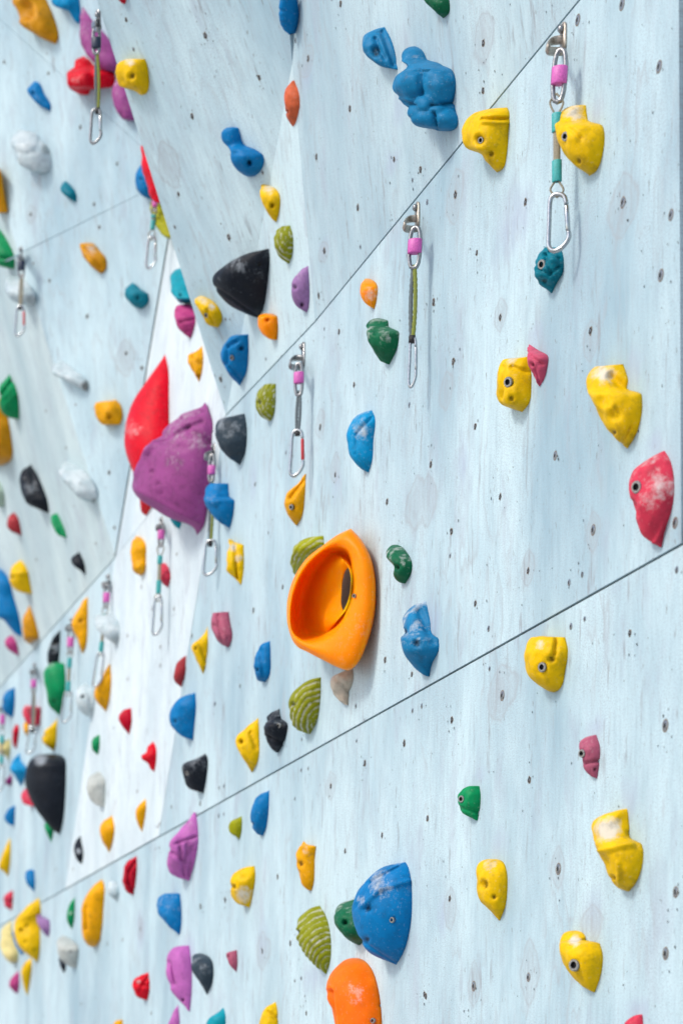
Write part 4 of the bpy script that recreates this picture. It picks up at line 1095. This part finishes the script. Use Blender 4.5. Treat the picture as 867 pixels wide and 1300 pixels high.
def quickdraw(pk, label, hang, link_, sling, biner, style, off=0.045, hanger=True):
    """all positions in photo pixels: hang=(u,v top,v bottom,u eye), link_=(u1,v1,u2,v2,w), sling=(u1,v1,u2,v2,w), biner=(u1,v1,u2,v2,w)"""
    pl = PL[pk]
    mid = pl.at(biner[0], (biner[1] + hang[1]) / 2, off)
    pn = (pl.n * 0.35 - mid.normalized() * 0.75); pn.z = 0
    dp = Plane(mid, pn)
    ppm = F_PX / mid.y
    root = pl.at(hang[0], hang[1] + 4)
    e = bpy.data.objects.new('quickdraw', None); C.objects.link(e)
    e.location = root; e.matrix_world = Matrix.Translation(root)
    tag(e, label, 'quickdraw', 'quickdraws hanging on the wall')
    def D(u, v, h=0.0): return dp.at(u, v, h) - root
    def P_(u, v, h=0.0): return pl.at(u, v, h) - root
    def done(bm, name, mat, parent=e):
        bmesh.ops.recalc_face_normals(bm, faces=bm.faces)
        return link(name, finish(bm, name), mat, parent)
    if hanger:
        u, v1, v2, ue = hang
        bm = bmesh.new()
        hh = (v2 - v1)
        w = 0.013
        c1 = P_(u, v1 + 0.15 * hh); c2 = P_(u, v1 + 0.78 * hh)
        # plate flat on the wall with rounded ends
        prof = []
        for i in range(9):
            t = math.pi * i / 8
            prof.append(c1 + pl.ex * w * math.cos(t) + pl.ey * w * 1.1 * math.sin(t))
        for i in range(9):
            t = math.pi + math.pi * i / 8
            prof.append(c2 + pl.ex * w * math.cos(t) + pl.ey * w * 1.1 * math.sin(t))
        f = bm.faces.new([bm.verts.new(p + pl.n * 0.0045) for p in prof])
        r = bmesh.ops.extrude_face_region(bm, geom=[f])
        for vv in [g for g in r['geom'] if isinstance(g, bmesh.types.BMVert)]: vv.co -= pl.n * 0.0045
        # bent ear with the eye
        ear = [c2 + pl.n * 0.003 + pl.ey * w * 0.9, P_(ue + 3, v1 + 0.62 * hh, 0.026), D(ue - 2, v1 + 0.80 * hh), D(ue, v2 - 0.5), P_((u + ue) / 2 + 1, v2 + 0.02 * hh, 0.016), c2 + pl.n * 0.003 - pl.ey * w * 0.9]
        tube(bm, smooth_path(ear, False, 4), 0.0085, False, 8, 0, 0.32, fdir=(pl.ex * 0.5 + pl.ey * 0.8))
        ho = done(bm, 'hanger', M_WORN if style.get('rust') else M_STEEL)
        bm = bmesh.new()
        bc = c1 + pl.n * 0.004
        tube(bm, [bc, bc + pl.n * 0.006, bc + pl.n * 0.010], [0.0085, 0.0085, 0.005], False, 6, 0)
        done(bm, 'bolt', M_STEEL, ho)
    # quick link
    u1, v1, u2, v2, w = link_
    def oval(u1, v1, u2, v2, w, nn=18):
        pts = []
        for i in range(nn):
            t = 2 * math.pi * i / nn
            s, c = math.sin(t), math.cos(t)
            k = 0.5 - 0.5 * c
            x = u1 + (u2 - u1) * k + 0.5 * w * math.copysign(abs(s) ** 0.6, s)
            pts.append((x, v1 + (v2 - v1) * k))
        return pts
    bm = bmesh.new()
    lr = min(0.0050, 0.22 * w / ppm)
    tube(bm, [D(*p) for p in oval(u1, v1, u2, v2, w - 2 * lr * ppm * 0.6)], lr, True, 8)
    lo = done(bm, 'quick_link', M_STEEL)
    bm = bmesh.new()
    s1, s2 = style.get('sleeve', (0.25, 0.65))
    a = D(u1 + (u2 - u1) * s1, v1 + (v2 - v1) * s1, 0.003); b = D(u1 + (u2 - u1) * s2, v1 + (v2 - v1) * s2, 0.003)
    sw = w * 0.5 / ppm + 0.002
    tube(bm, [a, a.lerp(b, 0.04), a.lerp(b, 0.96), b], [sw * .93, sw, sw, sw * .93], False, 14, 0, 0.62, fdir=dp.ex)
    done(bm, 'sleeve', style.get('sleeve_mat', M_PINK), lo)
    # sling
    u1, v1, u2, v2, w = sling
    def along(k): return (u1 + (u2 - u1) * k, v1 + (v2 - v1) * k)
    hw = w * 0.5 / ppm
    bm = bmesh.new()
    if style.get('tapes'):
        t1, t2, t3, t4 = style['tapes']
        so_ = None
        loopr = 0.0022
        # loop strands top and bottom
        for sgn in (-1, 1):
            for (ka, kb) in ((0.0, t1), (1.0, t4)):
                pa, pb = along(ka), along(kb)
                pts = [D(pa[0], pa[1]), D(pa[0] + sgn * w * 0.62, pa[1] * 0.55 + pb[1] * 0.45), D(pb[0] + sgn * w * 0.2, pb[1])]
                tube(bm, smooth_path(pts, False, 5), loopr, False, 7)
        pa, pb = along(t1), along(t4)
        tube(bm, [D(*along(t1 + (t4 - t1) * q)) for q in (0, .25, .5, .75, 1)], hw * 0.72, False, 10, 0, 0.45, fdir=dp.ex)
        so_ = done(bm, 'sling', M_TAN)
        for (ka, kb) in ((t1, t2), (t3, t4)):
            bm = bmesh.new()
            a, b = D(*along(ka), 0.0), D(*along(kb), 0.0)
            tube(bm, [a, a.lerp(b, 0.03), a.lerp(b, 0.97), b], [hw * .94, hw, hw, hw * .94], False, 14, 0, 0.6, fdir=dp.ex)
            done(bm, 'tape_band', M_TEAL, so_)
    else:
        mats = style.get('strand_mats', (M_OLV, M_GRY))
        off_px = w * 0.24
        N_ = 26
        sl = None
        for si, sgn in enumerate((1, -1)):
            bm = bmesh.new()
            pts, rad = [], []
            for q in range(N_ + 1):
                kq = q / N_
                pu, pv = along(kq)
                pts.append(D(pu + sgn * off_px * math.sin(math.pi * min(1, max(0.08, kq * 1.0))) ** 0.6, pv, -0.004 * (si)))
                rad.append(hw * (0.47 + (0.07 * math.sin(q * 2.9) if style.get('twist', True) else 0)))
            tube(bm, pts, rad, False, 8, 0, 0.55, fdir=dp.ex)
            o = done(bm, 'sling' if sl is None else 'strand', mats[si], e if sl is None else sl)
            if sl is None: sl = o
        bm = bmesh.new()
        pa, pb = along(0.93), along(1.02)
        tube(bm, [D(*pa), D(*pb)], hw * 0.8, False, 10, 0, 0.7, fdir=dp.ex)
        done(bm, 'keeper', M_DARK, sl)
    # carabiner
    u1, v1, u2, v2, w = biner
    def BP(x, y): return D(u1 + (u2 - u1) * y + w * x, v1 + (v2 - v1) * y)
    frame = [(0.40, 0.17), (0.30, 0.04), (0.0, 0.0), (-0.28, 0.05), (-0.38, 0.18), (-0.42, 0.5), (-0.46, 0.80), (-0.44, 0.93), (-0.25, 1.0), (0.05, 0.97), (0.36, 0.86), (0.50, 0.75), (0.48, 0.66)]
    if style.get('narrow'): frame = [(x * 0.9, y) for x, y in frame]
    cr_ = min(0.0048, 0.19 * w / ppm)
    bm = bmesh.new()
    tube(bm, smooth_path([BP(*p) for p in frame], False, 5), cr_, False, 10)
    co_ = done(bm, 'carabiner', style.get('biner_mat', M_ALU))
    bm = bmesh.new()
    g0, g1 = BP(0.40, 0.19), BP(0.46, 0.66)
    tube(bm, [g0, g0.lerp(g1, 0.06), g0.lerp(g1, 0.92), g1], [cr_ * 0.8, cr_ * 1.05, cr_ * 1.05, cr_ * 0.7], False, 10)
    done(bm, 'gate', style.get('gate_mat', M_ALU), co_)
    return e

TP = (0.20, 0.41, 0.73, 0.94)
quickdraw('W', 'teal-taped quickdraw at the upper right beside the yellow hook hold', (716.5, 32, 64, 697), (712.5, 62, 707.5, 129, 19), (706.5, 118, 707, 250, 13.5), (708, 246, 709, 318, 27),
          dict(tapes=(0.19, 0.37, 0.645, 0.85), sleeve=(0.33, 0.66), rust=True))
quickdraw('W', 'long quickdraw with twisted green and grey webbing in the centre top', (531, 259, 290, 515), (528, 288, 525, 340, 17), (525.5, 336, 523, 433, 12), (524.5, 428, 523, 491, 10),
          dict(sleeve=(0.30, 0.64), rust=True, narrow=True))
quickdraw('W', 'quickdraw with a red gate label in the middle of the wall', (386, 436, 466, 370), (379.5, 461, 379, 502, 12), (380, 496, 377.5, 552, 9), (377.5, 546, 376, 604, 17),
          dict(strand_mats=(M_GRY, M_GRY), gate_mat=M_REDG, sleeve=(0.28, 0.62)))
quickdraw('W', 'quickdraw half covered by the blue beaked hold', (273, 565, 582, 262), (269.5, 577, 268, 612, 9), (269, 608, 267, 692, 8), (268, 686, 266, 730, 17),
          dict(sleeve=(0.40, 0.72)), off=0.03)
quickdraw('W', 'teal-taped quickdraw on the bright panel under the big purple hold', (207, 658, 672, 200), (205, 664, 204, 694, 8), (204, 689, 200.5, 764, 7), (201, 758, 199, 806, 12),
          dict(tapes=(0.22, 0.36, 0.64, 0.86), sleeve=(0.30, 0.68)))
quickdraw('W', 'quickdraw hanging behind the marbled white hold on the left', (139, 730, 746, 132), (136, 741, 134.5, 772, 8), (134, 768, 127.5, 833, 6.5), (128, 828, 122, 872, 11),
          dict(tapes=(0.20, 0.34, 0.72, 0.92), sleeve=(0.38, 0.76)))
quickdraw('W', 'teal-taped quickdraw right of the tall green hold', (92, 785, 800, 85), (90, 797, 89, 830, 8), (89, 826, 86, 884, 6.5), (87, 878, 83.5, 917, 12),
          dict(tapes=(0.16, 0.38, 0.68, 0.90), sleeve=(0.38, 0.74)))
quickdraw('W', 'quickdraw crossing the salmon red jagged hold', (45, 843, 855, 40), (43, 852, 42.5, 880, 7), (43, 876, 41.5, 930, 6), (42, 924, 38, 957, 11),
          dict(strand_mats=(M_TAN, M_GRY), sleeve=(0.4, 0.75)))
quickdraw('W', 'quickdraw on the left photo edge beside the cream hold', (6, 890, 902, 1), (3.5, 900, 3, 926, 6.5), (3, 924, 1.5, 975, 6), (2, 970, 0, 1005, 9),
          dict(tapes=(0.2, 0.4, 0.7, 0.9), sleeve=(0.3, 0.75)))
quickdraw('3', 'uppermost quickdraw with a navy sleeve on the prow edge', (126, 14, 36, 119), (122.5, 32, 122, 68, 11), (123, 66, 124, 142, 8.5), (122, 138, 121, 181, 14),
          dict(sleeve=(0.42, 0.78), sleeve_mat=M_NAVY, strand_mats=(M_OLV, M_GRY), biner_mat=M_STEEL), off=0.03)
quickdraw('5', 'quickdraw with a red gate at the far left below the green hold', (28, 314, 330, 25), (27, 326, 27, 352, 9), (27.5, 348, 26, 392, 6.5), (26, 388, 24.5, 426, 12),
          dict(sleeve=(0.2, 0.62), sleeve_mat=M_NAVY, strand_mats=(M_TAN, M_TAN), gate_mat=M_REDG))
quickdraw('4', 'short teal-taped quickdraw half hidden behind the prow edge', (200, 240, 252, 196), (197, 248, 196, 268, 6), (195.5, 264, 192.5, 305, 6.5), (193, 300, 191, 340, 12),
          dict(tapes=(0.2, 0.3, 0.36, 0.66), sleeve=(0.3, 0.7)), off=0.10)
